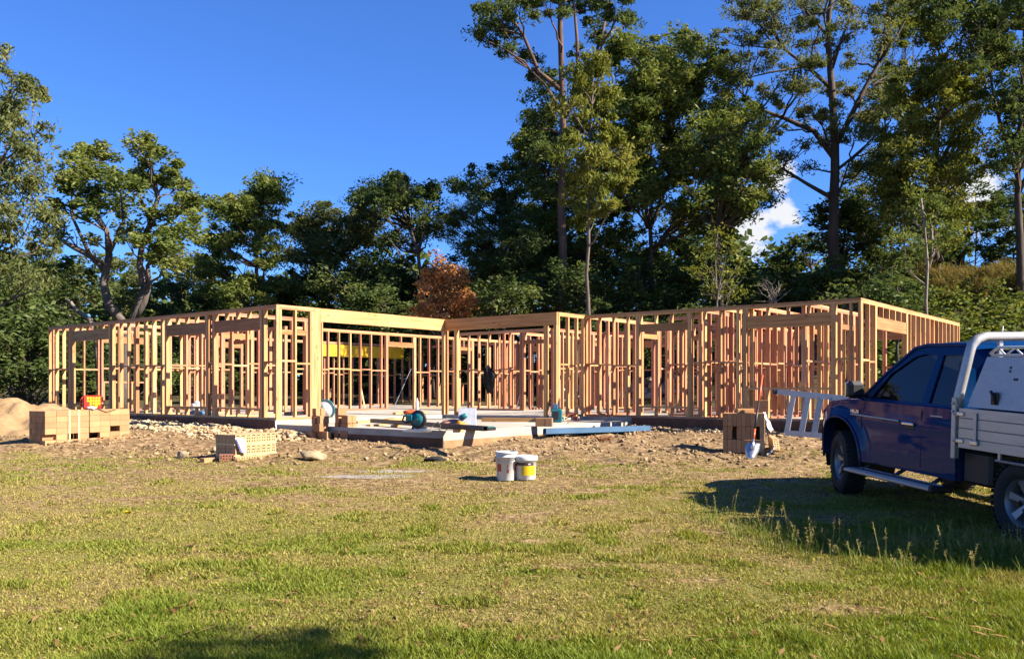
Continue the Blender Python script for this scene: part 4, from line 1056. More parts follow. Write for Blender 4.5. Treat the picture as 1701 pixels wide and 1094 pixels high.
def body():
    xs = sorted(set(list(np.arange(CABR, NOSE, .035))+[NOSE]+list(FX+.50*np.cos(np.linspace(0, math.pi, 25)))))
    nz_ = 16; mb = MB()
    for sgn in (1, -1):
        vs = []; fs = []
        for x in xs:
            z0, z1 = bot_z(x), top_z(x)
            for k in range(nz_+1):
                z = z0+(z1-z0)*k/nz_; vs.append((x, sgn*side_y(x, z), z))
        for i in range(len(xs)-1):
            for k in range(nz_):
                a = i*(nz_+1)+k; q = (a, a+1, a+nz_+2, a+nz_+1); fs.append(q if sgn > 0 else q[::-1])
        mb.add(vs, fs, None, True)
        # turned-in lip of the arch and the sill
        vs = []; fs = []
        for x in xs:
            z0 = bot_z(x); y0 = side_y(x, z0); vs += [(x, sgn*y0, z0), (x, sgn*(y0-.16), z0+.01)]
        for i in range(len(xs)-1): fs.append((i*2, i*2+2, i*2+3, i*2+1) if sgn > 0 else (i*2, i*2+1, i*2+3, i*2+2))
        mb.add(vs, fs, None, True)
    # bonnet
    bx = [x for x in xs if x >= 1.05]; m = 14; vs = []; fs = []
    for x in bx:
        zt = top_z(x); y0 = side_y(x, zt)
        for k in range(m+1):
            s = k/m*2-1; vs.append((x+.06*(1-s*s)*float(smooth(1.9, NOSE, x)), s*y0, zt+.065*(1-abs(s)**2.6)*float(np.interp(x, [1.05, 2.2, NOSE], [1, .8, .2]))))
    for i in range(len(bx)-1):
        for k in range(m): a = i*(m+1)+k; fs.append((a, a+1, a+m+2, a+m+1)[::-1])
    mb.add(vs, fs, None, True)
    # nose
    vs = []; fs = []
    zt = top_z(NOSE)
    for k in range(m+1):
        s = k/m*2-1; y0 = side_y(NOSE, zt); x = NOSE+.06*(1-s*s)
        vs += [(x, s*y0, zt+.013*(1-abs(s)**2.6)), (x+.03, s*y0, .70), (x+.02, s*y0, .46)]
    for k in range(m):
        for j in range(2): a = k*3+j; fs.append((a, a+1, a+4, a+3))
    mb.add(vs, fs, None, True)
    # shoulder below the windows
    for sgn in (1, -1):
        sx_ = [x for x in xs if x <= 1.25]; vs = []; fs = []
        for x in sx_: vs += [(x, sgn*side_y(x, top_z(x)), top_z(x)), (x, sgn*.83, top_z(x)+.012)]
        for i in range(len(sx_)-1): fs.append((i*2, i*2+1, i*2+3, i*2+2) if sgn > 0 else (i*2, i*2+2, i*2+3, i*2+1))
        mb.add(vs, fs, None, True)
    # cab back below the glass, scuttle, floor
    mb.add([(CABR, -.87, .46), (CABR, .87, .46), (CABR, .86, BELT), (CABR, -.86, BELT)], [(0, 1, 2, 3)])
    mb.add([(CABR, -.74, .47), (NOSE-.1, -.74, .47), (NOSE-.1, .74, .47), (CABR, .74, .47)], [(0, 1, 2, 3)])
    return mb.build('body', M['paint'], truck)
bd = body()
# greenhouse
ROOF = 1.80+LIFT
def gh_y(z): return .845-.20*(z-BELT)/(ROOF-BELT)
def poly_with_holes(outer, holes):
    bm = bmesh.new(); es = []
    for loop in [outer]+holes:
        vs = [bm.verts.new((x, 0, z)) for x, z in loop]
        for i in range(len(vs)): es.append(bm.edges.new((vs[i], vs[(i+1) % len(vs)])))
    bmesh.ops.triangle_fill(bm, edges=es, use_beauty=True); bm.verts.index_update()
    V = [v.co.copy() for v in bm.verts]; F = [[v.index for v in f.verts] for f in bm.faces]; bm.free(); return V, F
SIDE = [(1.20, BELT), (CABR, BELT), (CABR+.03, 1.50), (CABR+.07, ROOF-.05), (-.42, ROOF), (.22, ROOF), (.40, ROOF-.035), (.80, 1.535)]
W1_ = [(.98, BELT+.035), (.02, BELT+.035), (-.02, ROOF-.105), (.20, ROOF-.095), (.36, ROOF-.125), (.72, 1.525)]
W2_ = [(-.10, BELT+.035), (-.53, BELT+.035), (-.515, 1.50), (-.475, ROOF-.14), (-.40, ROOF-.105), (-.115, ROOF-.105)]
cabm = MB()
for sgn in (1, -1):
    V, F = poly_with_holes(SIDE, [W1_, W2_]); cabm.add([(v.x, sgn*gh_y(v.z), v.z) for v in V], F)
    for Wn in (W1_, W2_):    # reveals
        n = len(Wn); vs = [(x, sgn*gh_y(z), z) for x, z in Wn]+[(x, sgn*(gh_y(z)-.03), z) for x, z in Wn]
        cabm.add(vs, [(i, (i+1) % n, n+(i+1) % n, n+i) for i in range(n)])
# roof skin
rx_ = [(CABR+.03, 1.50), (CABR+.07, ROOF-.05), (-.42, ROOF), (-.1, ROOF+.0), (.22, ROOF), (.40, ROOF-.035)]
vs = []; fs = []; m = 12
for x, z in rx_[1:]:
    for k in range(m+1):
        s = k/m*2-1; vs.append((x+.05*(1-s*s)*(1 if x > .2 else 0), s*gh_y(z), z+.055*(1-s*s)*(.6 if z < ROOF else 1)))
for i in range(len(rx_)-2):
    for k in range(m): a = i*(m+1)+k; fs.append((a, a+1, a+m+2, a+m+1))
cabm.add(vs, fs, None, True)
# back panel of the cab with its window left open
Vb, Fb = poly_with_holes([(-.845, BELT), (.845, BELT), (gh_y(1.50), 1.50), (gh_y(ROOF-.05), ROOF-.05), (-gh_y(ROOF-.05), ROOF-.05), (-gh_y(1.50), 1.50)], [[(-.6, BELT+.08), (.6, BELT+.08), (.55, ROOF-.15), (-.55, ROOF-.15)]])
cabm.add([(CABR+.02*(v.z > 1.2)+(.05 if v.z > ROOF-.1 else 0), v.x, v.z) for v in Vb], Fb)
# A pillars / windscreen frame
cab = cabm.build('cab', M['paint'], truck)
def pane(name, pts, parent=truck, mt='glass'): return MB().add(pts, [tuple(range(len(pts)))]).build(name, M[mt], parent)
for sgn in (1, -1):
    for Wn in (W1_, W2_): pane('window', [(x, sgn*(gh_y(z)-.02), z) for x, z in Wn])
vs = []; fs = []
for i, (x, z) in enumerate([(1.18, BELT+.03), (.80, 1.525), (.40, ROOF-.04)]):
    for k in range(m+1):
        s = k/m*2-1; vs.append((x+.12*(1-s*s)*(1 if i < 2 else .45), s*(gh_y(z)-.005), z+(.03*(1-s*s) if i == 2 else 0)))
for i in range(2):
    for k in range(m): a = i*(m+1)+k; fs.append((a, a+1, a+m+2, a+m+1))
MB().add(vs, fs, None, True).build('windscreen', M['glass'], truck)
pane('rear_window', [(CABR+.005, -.6, BELT+.08), (CABR+.005, .6, BELT+.08), (CABR+.05, .55, ROOF-.15), (CABR+.05, -.55, ROOF-.15)])
for sgn in (1, -1):
    MB().tube([(1.19, sgn*.835, BELT+.01), (.80, sgn*gh_y(1.53), 1.53), (.40, sgn*gh_y(ROOF-.035), ROOF-.03), (.2, sgn*(gh_y(ROOF)), ROOF+.003), (-.42, sgn*gh_y(ROOF), ROOF+.003), (CABR+.07, sgn*gh_y(ROOF-.05), ROOF-.045)], .022, 8).build('roof_gutter', M['trim'] if False else M['paint'], truck)
    # seams
    for x in (1.07, -.055):
        MB().box((x, sgn*(side_y(x, .85)+.0005), .84), (.008, .006, .62)).build('door_seam', M['trim'], truck)
    # chrome moulding, handles, badge strip
    vs = []; xs_ = np.linspace(1.28, .32, 12)
    MB().tube([(x, sgn*(side_y(x, 1.005)+.006), 1.005+.01*(x-.3)) for x in xs_], .013, 6).build('side_moulding', M['alu_dull'], truck)
    h_ = MB().bbox((.13, sgn*(side_y(.13, .985)+.022), .985), (.20, .03, .035), .01).build('door_handle', M['chrome'], truck)
    MB().bbox((.13, sgn*(side_y(.13, .95)+.002), .955), (.16, .012, .05), .005).build('handle_recess', M['trim'], h_)
    MB().bbox((-.30, sgn*(side_y(-.3, 1.10)+.002), 1.10), (.20, .006, .014), .002).build('pull_strip', M['alu_dull'], truck)
    # flared arch edge
    MB().tube([(FX+.51*math.cos(a), sgn*(side_y(FX+.51*math.cos(a), WR+.07+.5*math.sin(a))+.004), WR+.07+.51*math.sin(a)) for a in np.linspace(-.1, math.pi+.1, 22)], .018, 6).build('arch_flare', M['paint'], truck)
    # inner arch liner
    MB().tube([(FX+.53*math.cos(a), sgn*.60, WR+.07+.53*math.sin(a)) for a in np.linspace(-.25, math.pi+.25, 18)], .0, 3).build('liner_edge', M['trim'], truck) if False else None
    vs = []; fs = []
    for i, a in enumerate(np.linspace(-.35, math.pi+.35, 18)):
        for yy in (.87, .45): vs.append((FX+.515*math.cos(a), sgn*yy*1.0, WR+.07+.515*math.sin(a)))
    for i in range(17): fs.append((i*2, i*2+1, i*2+3, i*2+2))
    lo = MB().add([(v[0], sgn*min(abs(v[1]), side_y(v[0], v[2])-.02), v[2]) for v in vs], fs, None, True).build('arch_liner', M['trim'], truck)
    # mirror
    mr = MB().bbox((1.02, sgn*1.02, BELT+.135), (.14, .20, .21), .045).build('mirror', M['trim'], truck)
    MB().bbox((1.095, sgn*1.02, BELT+.135), (.02, .17, .18), .008).build('mirror_cap', M['chrome'], mr)
    MB().tube([(1.03, sgn*.85, BELT+.05), (1.02, sgn*.95, BELT+.09)], .025, 6).build('mirror_arm', M['trim'], mr)
    # side step
    st = MB().bbox((.28, sgn*.985, .365), (1.62, .25, .045), .012).build('side_step', M['alu_dull'], truck)
    for yy in (.91, .985, 1.06): MB().bbox((.28, sgn*yy, .390), (1.5, .025, .008), .002).build('tread_strip', M['trim'] if yy == .985 else M['alu'], st)
    for xx in (-.3, .35, .95): MB().tube([(xx, sgn*.70, .50), (xx, sgn*.92, .38)], .022, 6).build('bracket', M['trim'], st)
    for xx in (1.105, -.545): MB().bbox((xx, sgn*.985, .365), (.06, .27, .07), .015).build('end_cap', M['trim'], st)
    # head lamp wrapping the corner, indicator
    vs = []; fs = []
    for i, x in enumerate(np.linspace(1.98, NOSE-.005, 8)):
        for z in (.0, 1.0):
            zz = np.interp(x, [1.98, NOSE], [.90, .80])*(1-z)+np.interp(x, [1.98, NOSE], [.99, .87])*z if False else (np.interp(x, [1.98, NOSE], [.985, .70]) if z == 0 else np.interp(x, [1.98, 2.15, NOSE], [1.03, .985, .84]))
            vs.append((x, sgn*(side_y(x, zz)+.004), zz))
    for i in range(7): fs.append((i*2, i*2+1, i*2+3, i*2+2))
    MB().add(vs, fs, None, True).build('headlight', M['lamp'], truck)
MB().bbox((NOSE+.06, 0, .78), (.05, 1.1, .16), .02).build('grille', M['chrome'], truck)
MB().bbox((NOSE+.05, 0, .56), (.10, 1.40, .22), .04).build('front_bumper', M['paint'], truck)
# lettering on the wing
fc = bpy.data.curves.new('badge', 'FONT'); fc.body = 'HILUX'; fc.size = .062; fc.extrude = .003; fc.materials.append(M['chrome'])
_tmp = bpy.data.objects.new('badge_text', fc); fo = link('badge', bpy.data.meshes.new_from_object(_tmp), truck); bpy.data.objects.remove(_tmp)
fo.location = (1.30, side_y(1.2, 1.03)+.012, 1.035); fo.rotation_euler = (math.pi/2, 0, math.pi)
# antenna / spot on the roof
MB().tube([(-.50, .30, ROOF+.03), (-.52, .30, ROOF+.20)], [.008, .006], 6).build('antenna', M['white_plastic'], truck)
# cabin fittings
MB().bbox((1.0, 0, 1.06), (.5, 1.5, .22), .06).build('dashboard', M['trim'], truck)
for y in (.38, -.38):
    s_ = MB().bbox((.15, y, .92), (.5, .5, .16), .05).bbox((-.12, y, 1.22), (.14, .48, .60), .05).build('seat', M['seat'], truck); MB().bbox((-.15, y, 1.60), (.08, .26, .18), .03).build('headrest', M['seat'], s_)
G = Matrix.Translation((.62, -.38, 1.16)) @ Matrix.Rotation(R(-65), 4, 'Y')
MB().tube([tuple(G @ Vector((.18*math.cos(a), .18*math.sin(a), 0))) for a in np.linspace(0, 2*math.pi, 25)], .014, 6, False).build('steering_wheel', M['trim'], truck)
# wheels
def wheel(x, y, steer):
    w = bpy.data.objects.new('wheel', None); C.objects.link(w); w.parent = truck; w.location = (x, y, WR); w.rotation_euler = (0, 0, steer+(0 if y > 0 else math.pi))
    # axle along local y, outer face +y
    G = Matrix.Rotation(-math.pi/2, 4, 'X')
    hw = .13
    MB().lathe([(.225, hw*.80), (.25, hw*.98), (.30, hw*1.03), (.345, hw*.95), (.375, hw*.78), (WR, hw*.5), (WR, -hw*.5), (.375, -hw*.78), (.345, -hw*.95), (.30, -hw*1.03), (.225, -hw*.8)], 48, G).build('tyre', M['rubber'], w)
    tr = MB()
    for k in range(40):
        a = k/40*2*math.pi; sft = .35*(k % 2)
        for yy in (-.075, .075):
            T_ = Matrix.Rotation(a, 4, 'Y') @ Matrix.Translation((0, yy, WR-.002)); tr.box((0, 0, 0), (.036, .085, .016), T_)
    tr.build('tread_blocks', M['rubber'], w)['kind'] = 'stuff'
    rm = MB().lathe([(.228, hw*.82), (.222, hw*.72), (.205, hw*.55), (.200, 0), (.200, -hw*.6), (.228, -hw*.8)], 40, G)
    rm.lathe([(0, .045), (.06, .045), (.065, .03), (.0, .03)], 24, G)
    for k in range(6):
        a = k*math.pi/3+.3; pr = [(-.022, .045), (.022, .045), (.036, .205), (-.036, .205)]
        T_ = Matrix.Rotation(a, 4, 'Y')
        vs = [(px_, .040 if r_ < .1 else .075, r_) for px_, r_ in pr]+[(px_*1.05, .0 if r_ < .1 else .035, r_) for px_, r_ in pr]
        rm.add(vs, [(0, 1, 2, 3), (0, 4, 5, 1), (1, 5, 6, 2), (2, 6, 7, 3), (3, 7, 4, 0)], T_)
    rm.build('rim', M['rim'], w)
    nb = MB()
    for k in range(6):
        a = k*math.pi/3; nb.lathe([(0, .058), (.012, .058), (.013, .03)], 8, Matrix.Translation((.085*math.cos(a), 0, .085*math.sin(a))) @ G)
    nb.build('wheel_nuts', M['trim'], w)
    MB().lathe([(0, .0), (.17, .0), (.17, -.02), (0, -.02)], 24, G).build('brake_disc', M['trim'], w)
wheel(FX, .775, R(-15)); wheel(FX, -.775, R(-15)); wheel(RX, .775, 0); wheel(RX, -.775, 0)
# chassis under the tray
ch = MB()
for y in (.42, -.42): ch.box((-.4, y, .56), (4.6, .08, .14))
for x in (-2.3, -1.0, .3, 1.8): ch.box((x, 0, .56), (.08, .76, .10))
ch.tube([(RX, -.7, WR), (RX, .7, WR)], .06, 10).tube([(FX, -.65, WR), (FX, .65, WR)], .05, 10).lathe([(0, -.12), (.13, -.08), (.13, .08), (0, .12)], 12, Matrix.Translation((RX, 0, WR)))
ch.bbox((-.9, .25, .52), (.7, .3, .26), .03)
ch.build('chassis', M['trim'], truck)
MB().bbox((-.86, .0, .62), (.40, 1.66, .34), .03).build('underbody_shade_box', M['trim'], truck)  # dark box added to stand for the shade under the tray
# tray
TX0, TX1, TZ0, TZ1 = -.70, -2.95, .82, 1.22
trm = MB().box(((TX0+TX1)/2, 0, TZ0+.03), (TX0-TX1, 1.80, .05))
tray = trm.build('tray', M['alu_dull'], truck)
for sgn in (1, -1):
    for k in range(4):
        h = (TZ1-TZ0)/4; MB().bbox(((TX0+TX1)/2-.02, sgn*(.945-.0008*k), TZ0+h*(k+.5)), (TX0-TX1-.06, .026, h-.004), .003).build('side_plank', M['alu_dull'], tray)
    MB().bbox((TX0+.025, sgn*.935, TZ0+.19), (.06, .06, .62), .006).build('corner_post', M['alu_dull'], tray)
    for x in (TX0-.30, TX0-1.6):
        l_ = MB().bbox((x, sgn*.968, TZ0+.21), (.045, .014, .30), .004).build('drop_latch', M['alu'], tray); MB().bbox((x, sgn*.975, TZ0+.07), (.10, .028, .05), .008).build('latch_pivot', M['steel'], l_)
    for z in (TZ1-.06, TZ0+.07): MB().bbox((TX0-.06, sgn*.965, z), (.14, .014, .04), .006).tube([(TX0-.01, sgn*.965, z), (TX0-.01, sgn*.985, z)], .012, 8).build('hinge', M['steel'], tray)
    MB().tube([(TX0-.55, sgn*.93, TZ0-.07), (TX1, sgn*.93, TZ0-.07)], .014, 8).build('rope_rail', M['alu'], tray)
    for x in np.arange(TX0-.6, TX1, -.45): MB().box((x, sgn*.93, TZ0-.03), (.03, .02, .08)).build('rail_bracket', M['alu'], tray)
MB().bbox((TX1+.0, 0, (TZ0+TZ1)/2), (.03, 1.80, TZ1-TZ0), .003).build('tail_gate', M['alu_dull'], tray)
for y in (.7, -.7): MB().bbox((TX1-.02, y, TZ0-.06), (.04, .3, .10), .01).build('tail_lamp', M['red_lens'], tray)
# headboard hoop
HT = ROOF+.085
pts = [(-.665, .905, TZ1-.05), (-.665, .895, TZ1+.12), (-.675, .80, HT-.17), (-.675, .775, HT-.09), (-.675, .71, HT-.025), (-.675, .62, HT), (-.675, 0, HT+.01), (-.675, -.62, HT), (-.675, -.71, HT-.025), (-.675, -.775, HT-.09), (-.675, -.80, HT-.17), (-.665, -.895, TZ1+.12), (-.665, -.905, TZ1-.05)]
hb = MB().tube(pts, .048, 16).build('headboard', M['alu_dull'], truck)
for y in (.45, -.45): MB().bbox((-.67, y, (TZ1+HT)/2), (.04, .05, HT-TZ1), .005).build('upright', M['alu_dull'], hb)
for y in (.94, -.94):
    for z in (TZ1-.02, TZ1-.10): MB().tube([(TX0+.025, y*1.03, TZ0+.46+(z-TZ1)), (TX0+.025, y*1.045, TZ0+.46+(z-TZ1))], .012, 8).build('bolt', M['steel'], hb)
M['plate'] = mat('chequer_plate', (.36, .365, .38), .5, metal=.5, var=.06, scale=30, bump=.15, bscale=60)
# toolbox with sloping front, lattice rack over it
bx0, bx1 = -.76, -2.7
prof = [(.90, TZ1+.015), (.90, TZ1+.02), (.78, ROOF-.11), (-.78, ROOF-.11), (-.90, TZ1+.02)]
f0 = -.80; f1 = -.93
vs = [(f0, .905, TZ1+.012), (f0, -.905, TZ1+.012), (bx1, -.905, TZ1+.012), (bx1, .905, TZ1+.012), (f1, .80, ROOF-.12), (f1, -.80, ROOF-.12), (bx1, -.80, ROOF-.12), (bx1, .80, ROOF-.12)]
tb = MB().add(vs, [(0, 3, 2, 1), (4, 5, 6, 7), (0, 1, 5, 4), (1, 2, 6, 5), (2, 3, 7, 6), (3, 0, 4, 7)]).build('toolbox', M['plate'], truck)
def tbp(x, f, off=.0):
    """point on the toolbox side, f = 0 bottom .. 1 top"""
    return Vector((x, .905+(.80-.905)*f+off, TZ1+.012+(ROOF-.12-TZ1-.012)*f))
c = tbp(-1.17, .20, .012)
lt = MB().bbox(tuple(c), (.10, .02, .12), .008).tube([c+Vector((-.03, .01, -.05)), c+Vector((.0, .03, .04)), c+Vector((.03, .02, .07))], .014, 8).build('box_latch', M['trim'], tb)
for (x, f) in ((-1.28, .80), (-1.28, .73), (-1.36, .58), (-1.39, .58), (-1.66, .80), (-1.66, .73)):
    c = tbp(x, f, .0); MB().lathe([(0, .006), (.012, .006), (.012, -.01)], 8, Matrix.Translation(c) @ Matrix.Rotation(-math.pi/2, 4, 'X')).build('rivet', M['trim'], tb)
MB().add([tbp(-.83, .02, .004), tbp(bx1, .02, .004), tbp(bx1, .07, .004), tbp(-.835, .07, .004)], [(0, 1, 2, 3)]).build('lid_seam', M['trim'], tb) if False else None
lat = MB(); zt = ROOF-.118
lat.tube([(f1-.02, .78, zt+.03), (f1-.12, .78, zt+.09), (bx1+.05, .78, zt+.09)], .014, 8).tube([(f1-.04, .78, zt+.015), (bx1+.05, .78, zt+.015)], .012, 8)
for k, x in enumerate(np.arange(f1-.12, bx1+.10, -.11)):
    lat.tube([(x, .78, zt+.015 if k % 2 else zt+.088), (x-.11, .78, zt+.088 if k % 2 else zt+.015)], .008, 6)
lat.build('ladder_rack', M['white_plastic'], truck)
# ================================================================ trees
def bark(name, a, b, sc=3.0):
    return mat(name, b, .95, var=.1, scale=sc, bump=.8, bscale=9, col2=a, stretch=(1.6, 1.6, .35), rand=.08)
M['bark_dark'] = bark('bark_dark', (.035, .025, .018), (.13, .09, .065))
M['bark_red'] = bark('bark_red', (.06, .035, .025), (.20, .115, .08))
M['bark_pale'] = bark('bark_pale', (.15, .12, .09), (.34, .285, .23))
M['bark_grey'] = bark('bark_grey', (.06, .045, .036), (.21, .165, .135))
GREENS = {'grey': [(.065, .088, .028), (.125, .142, .048), (.19, .185, .068)],
          'mid':  [(.062, .092, .023), (.122, .152, .036), (.205, .208, .058)],
          'dark': [(.036, .060, .019), (.076, .106, .032), (.138, .160, .050)],
          'olive': [(.075, .100, .020), (.150, .165, .034), (.245, .235, .058)],
          'lime': [(.065, .110, .016), (.125, .175, .026), (.200, .230, .054)],
          'rust': [(.21, .095, .036), (.38, .185, .070), (.52, .31, .14)],
          'straw': [(.10, .090, .025), (.16, .130, .040), (.22, .175, .062)]}
def leaf_cloud(clumps, seed, ll=.24, lw=.085, dens=300, green='mid', droop=.6, sub=.55, fill=.75, cover=1.0):
    """clumps: (centre(3), radii(3)). Leaves sit in small sub clumps through each clump's volume, denser towards its skin."""
    g = np.random.default_rng(seed); VV = []; CC = []
    pal = np.array(GREENS[green])
    for c, r in clumps:
        c = np.asarray(c, float); r = np.asarray(r, float); area = math.pi*r[0]*r[2]
        ns = max(4, int(3.2*area/(sub*sub)*fill*.55))
        d = g.normal(size=(ns, 3)); d /= np.linalg.norm(d, axis=1)[:, None]; rad = g.random(ns)**.42*1.12
        sc = c+d*rad[:, None]*r
        n = max(20, int(area*dens*cover)); idx = g.integers(0, ns, n)
        ss = sub*(.38+.95*g.random(ns)**1.4); dl = g.normal(size=(n, 3)); dl /= np.linalg.norm(dl, axis=1)[:, None]
        p = sc[idx]+dl*(g.random(n)**.5*ss[idx])[:, None]*np.array([1.15, 1.15, .72])
        a = g.random(n)*2*np.pi; t = np.stack([np.cos(a), np.sin(a), -droop*2*g.random(n)+.25*(g.random(n)-.5)], 1); t /= np.linalg.norm(t, axis=1)[:, None]
        q = g.normal(size=(n, 3)); s = np.cross(t, q); s /= np.linalg.norm(s, axis=1)[:, None]+1e-9
        L = ll*(.6+.8*g.random(n))[:, None]; Wd = lw*(.6+.8*g.random(n))[:, None]
        V = np.stack([p-t*L*.5, p+s*Wd*.5-t*L*.08, p+t*L*.5, p-s*Wd*.5-t*L*.08], 1)
        tone = np.clip(g.normal(.45, .24, ns), 0, 1)[idx]*.75+.25*g.random(n)
        tone = tone[:, None]; col = np.where(tone < .5, pal[0]+(pal[1]-pal[0])*tone*2, pal[1]+(pal[2]-pal[1])*(tone*2-1))*(.8+.4*g.random((n, 1)))
        VV.append(V.reshape(-1, 3)); CC.append(np.repeat(col, 4, 0))
    V = np.concatenate(VV); Cc = np.concatenate(CC); F = np.arange(len(V)).reshape(-1, 4)
    return V, F, Cc
def curve(a, b, bend, n=7, g=None, wob=0):
    a, b = np.asarray(a, float), np.asarray(b, float); ts = np.linspace(0, 1, n)[:, None]; m = (a+b)/2+np.asarray(bend, float)
    p = a*(1-ts)**2+2*m*ts*(1-ts)+b*ts**2
    if g is not None and wob: p[1:-1] += g.normal(0, wob, (n-2, 3))
    return p
LEAVES = 0
LS = .81     # leaf size
def tree(name, label, Y, trunks, clumps, green='mid', barkm='bark_dark', ll=.26, lw=.09, dens=260, depth=None, droop=.6, sub=.6, seed=0, cover=1.0,
         limb_r=.07, cat='tree', group='trees behind the house', twigs=2, base=None, aspect=.8, jitter=1.0):
    """trunks: list of ([(px, py) ...], r0, r1) drawn at depth Y; clumps: (px, py, rx_px[, ry_px]) around depth Y.
    The first trunk point is carried down to the ground."""
    global LEAVES
    g = np.random.default_rng(seed+101)
    mpp = Y/FPX
    b0 = trunks[0][0][0]; bx = (b0[0]-850.5)*mpp; root = Vector((bx, Y, float(gz(bx, Y))-.1))
    t = thing(name, label, cat, root, 0, group); mbt = MB(); nodes_ = []
    R0 = np.array(root)
    for pts, r0, r1 in trunks:
        W_ = [np.array(ray(x, y, Y+dy)) for x, y, *rest in pts for dy in [rest[0] if rest else 0]]
        if W_[0][2] > float(gz(W_[0][0], W_[0][1]))+.3 and pts is trunks[0][0]:
            W_ = [np.array([W_[0][0], W_[0][1], float(gz(W_[0][0], W_[0][1]))-.1])]+W_
        # densify with wobble
        P_ = [W_[0]]
        for a, b in zip(W_[:-1], W_[1:]):
            k = max(1, int(np.linalg.norm(b-a)/.9))
            for j in range(1, k+1): P_.append(a+(b-a)*j/k+(g.normal(0, .035, 3) if j < k else 0))
        n = len(P_); rr = [r0+(r1-r0)*(i/(n-1))**.85 for i in range(n)]
        if pts is trunks[0][0]: rr[0] *= 1.35
        mbt.tube([p-R0 for p in P_], rr, 9); nodes_ += [(p, r) for p, r in zip(P_, rr)]
    cl = []
    dep = depth if depth is not None else None
    for q in clumps:
        px, py, rx = q[:3]; ry = q[3] if len(q) > 3 else rx*aspect
        dm = dep if dep is not None else 2.2
        dy = (q[4] if len(q) > 4 else g.uniform(-1, 1)*dm)*jitter
        c = np.array(ray(px, py, Y+dy)); cl.append((c, np.array([rx*mpp, rx*mpp*.9, ry*mpp])))
    NP = np.array([p for p, r in nodes_]); NR = np.array([r for p, r in nodes_])
    for c, r in cl:
        dv = c-NP; dist = np.linalg.norm(dv, axis=1)+np.where(dv[:, 2] < .2*np.linalg.norm(dv[:, :2], axis=1)+.2, 6, 0)+np.where(NR < .02, 3, 0)
        k = int(np.argmin(dist)); L = np.linalg.norm(c-NP[k]); lr = min(NR[k]*.75, max(.02, limb_r*(.45+.14*L)))
        p = curve(NP[k], c, [g.normal(0, .10*L), g.normal(0, .10*L), -.06*L+g.normal(0, .06*L)], max(5, int(L/.7)+3), g, .05)
        mbt.tube([x-R0 for x in p], list(np.linspace(lr, .015, len(p))), 6, False)
        for j in range(twigs):
            e = c+g.normal(0, .55, 3)*r; s0 = p[int(len(p)*g.uniform(.45, .85))]; pp = curve(s0, e, g.normal(0, .12, 3)*r, 5)
            mbt.tube([x-R0 for x in pp], list(np.linspace(lr*.45, .008, 5)), 5, False)
    mbt.build('trunk', M[barkm], t)
    V, F, Cc = leaf_cloud(cl, seed, ll*LS, lw*LS, dens*1.42, green, droop, sub, cover=cover)
    LEAVES += len(F)
    o = link('crown', npmesh('crown', V-R0, F, 4, M['leaf'], Cc), t)
    return t
def scatter(g, x0, x1, y0, y1, n, r0, r1, inside=None):
    out = []; k = 0
    while len(out) < n and k < n*30:
        k += 1; x, y = g.uniform(x0, x1), g.uniform(y0, y1)
        if inside is None or inside(x, y): out.append((x, y, g.uniform(r0, r1)))
    return out
def ell(cx, cy, rx, ry): return lambda x, y: ((x-cx)/rx)**2+((y-cy)/ry)**2 < 1
def G_(k): return np.random.default_rng(k)
# --- left edge, tall grey gum reaching in from outside the frame
tree('gum_tree', 'tall grey green gum tree reaching in at the left of the gnarled tree', 25,
     [([(-150, 640), (-120, 400), (-95, 200), (-90, 60)], .28, .08), ([(-125, 420), (-40, 300), (30, 250)], .10, .03), ([(-118, 420), (-50, 440), (20, 410)], .10, .03)],
     [(-60, 100, 50), (-10, 105, 40), (20, 125, 34), (55, 160, 34, 22), (15, 175, 42), (-40, 180, 60), (30, 225, 44), (68, 215, 22, 14), (0, 260, 50), (-60, 280, 60), (50, 290, 36, 26), (20, 330, 50), (60, 345, 30), (-40, 360, 60), (30, 390, 55), (75, 400, 26), (-10, 430, 60), (55, 450, 36), (20, 300, 40), (-90, 150, 60), (-100, 90, 60)],
     'grey', 'bark_grey', ll=.20, lw=.065, dens=330, depth=2.2, droop=.9, sub=.42, seed=1, cover=1.5)
# --- gnarled angophora
tree('gnarled_tree', 'gnarled tree with twisting pale limbs behind the left wing', 34,
     [([(206, 640), (208, 560), (228, 518), (240, 480), (232, 440), (236, 405), (250, 370), (262, 330), (255, 290)], .23, .07),
      ([(212, 545), (180, 505), (172, 470), (178, 440), (182, 420)], .18, .13), ([(178, 450), (150, 425), (120, 410), (95, 395)], .15, .06), ([(181, 425), (178, 385), (160, 355), (140, 340)], .13, .05),
      ([(224, 528), (240, 500), (248, 470), (245, 440)], .16, .08), ([(150, 425), (120, 360), (130, 310)], .08, .03), ([(236, 405), (280, 370), (300, 340)], .09, .03), ([(182, 420), (205, 370), (200, 310)], .09, .03)],
     [(150, 250, 26, 18), (170, 258, 22, 16), (235, 246, 24, 16), (252, 256, 24, 18), (135, 282, 34, 20), (178, 290, 30, 16), (245, 282, 34, 18), (280, 285, 26, 20), (305, 305, 22, 18), (318, 330, 16, 16), (112, 290, 20, 16), (322, 385, 12, 18), (120, 310, 34, 20), (165, 320, 34, 18), (215, 300, 34, 18), (250, 310, 34, 20), (300, 345, 26, 22), (105, 345, 24, 14), (145, 350, 26, 12), (205, 345, 30, 14), (265, 350, 30, 18), (312, 370, 18, 22), (240, 385, 32, 18), (275, 395, 34, 24), (110, 385, 18, 10), (210, 400, 20, 10), (285, 425, 30, 20), (255, 420, 22, 14), (150, 395, 14, 8)],
     'mid', 'bark_grey', ll=.24, lw=.10, dens=330, depth=2.6, droop=.4, sub=.5, seed=2, twigs=3, cover=1.9)
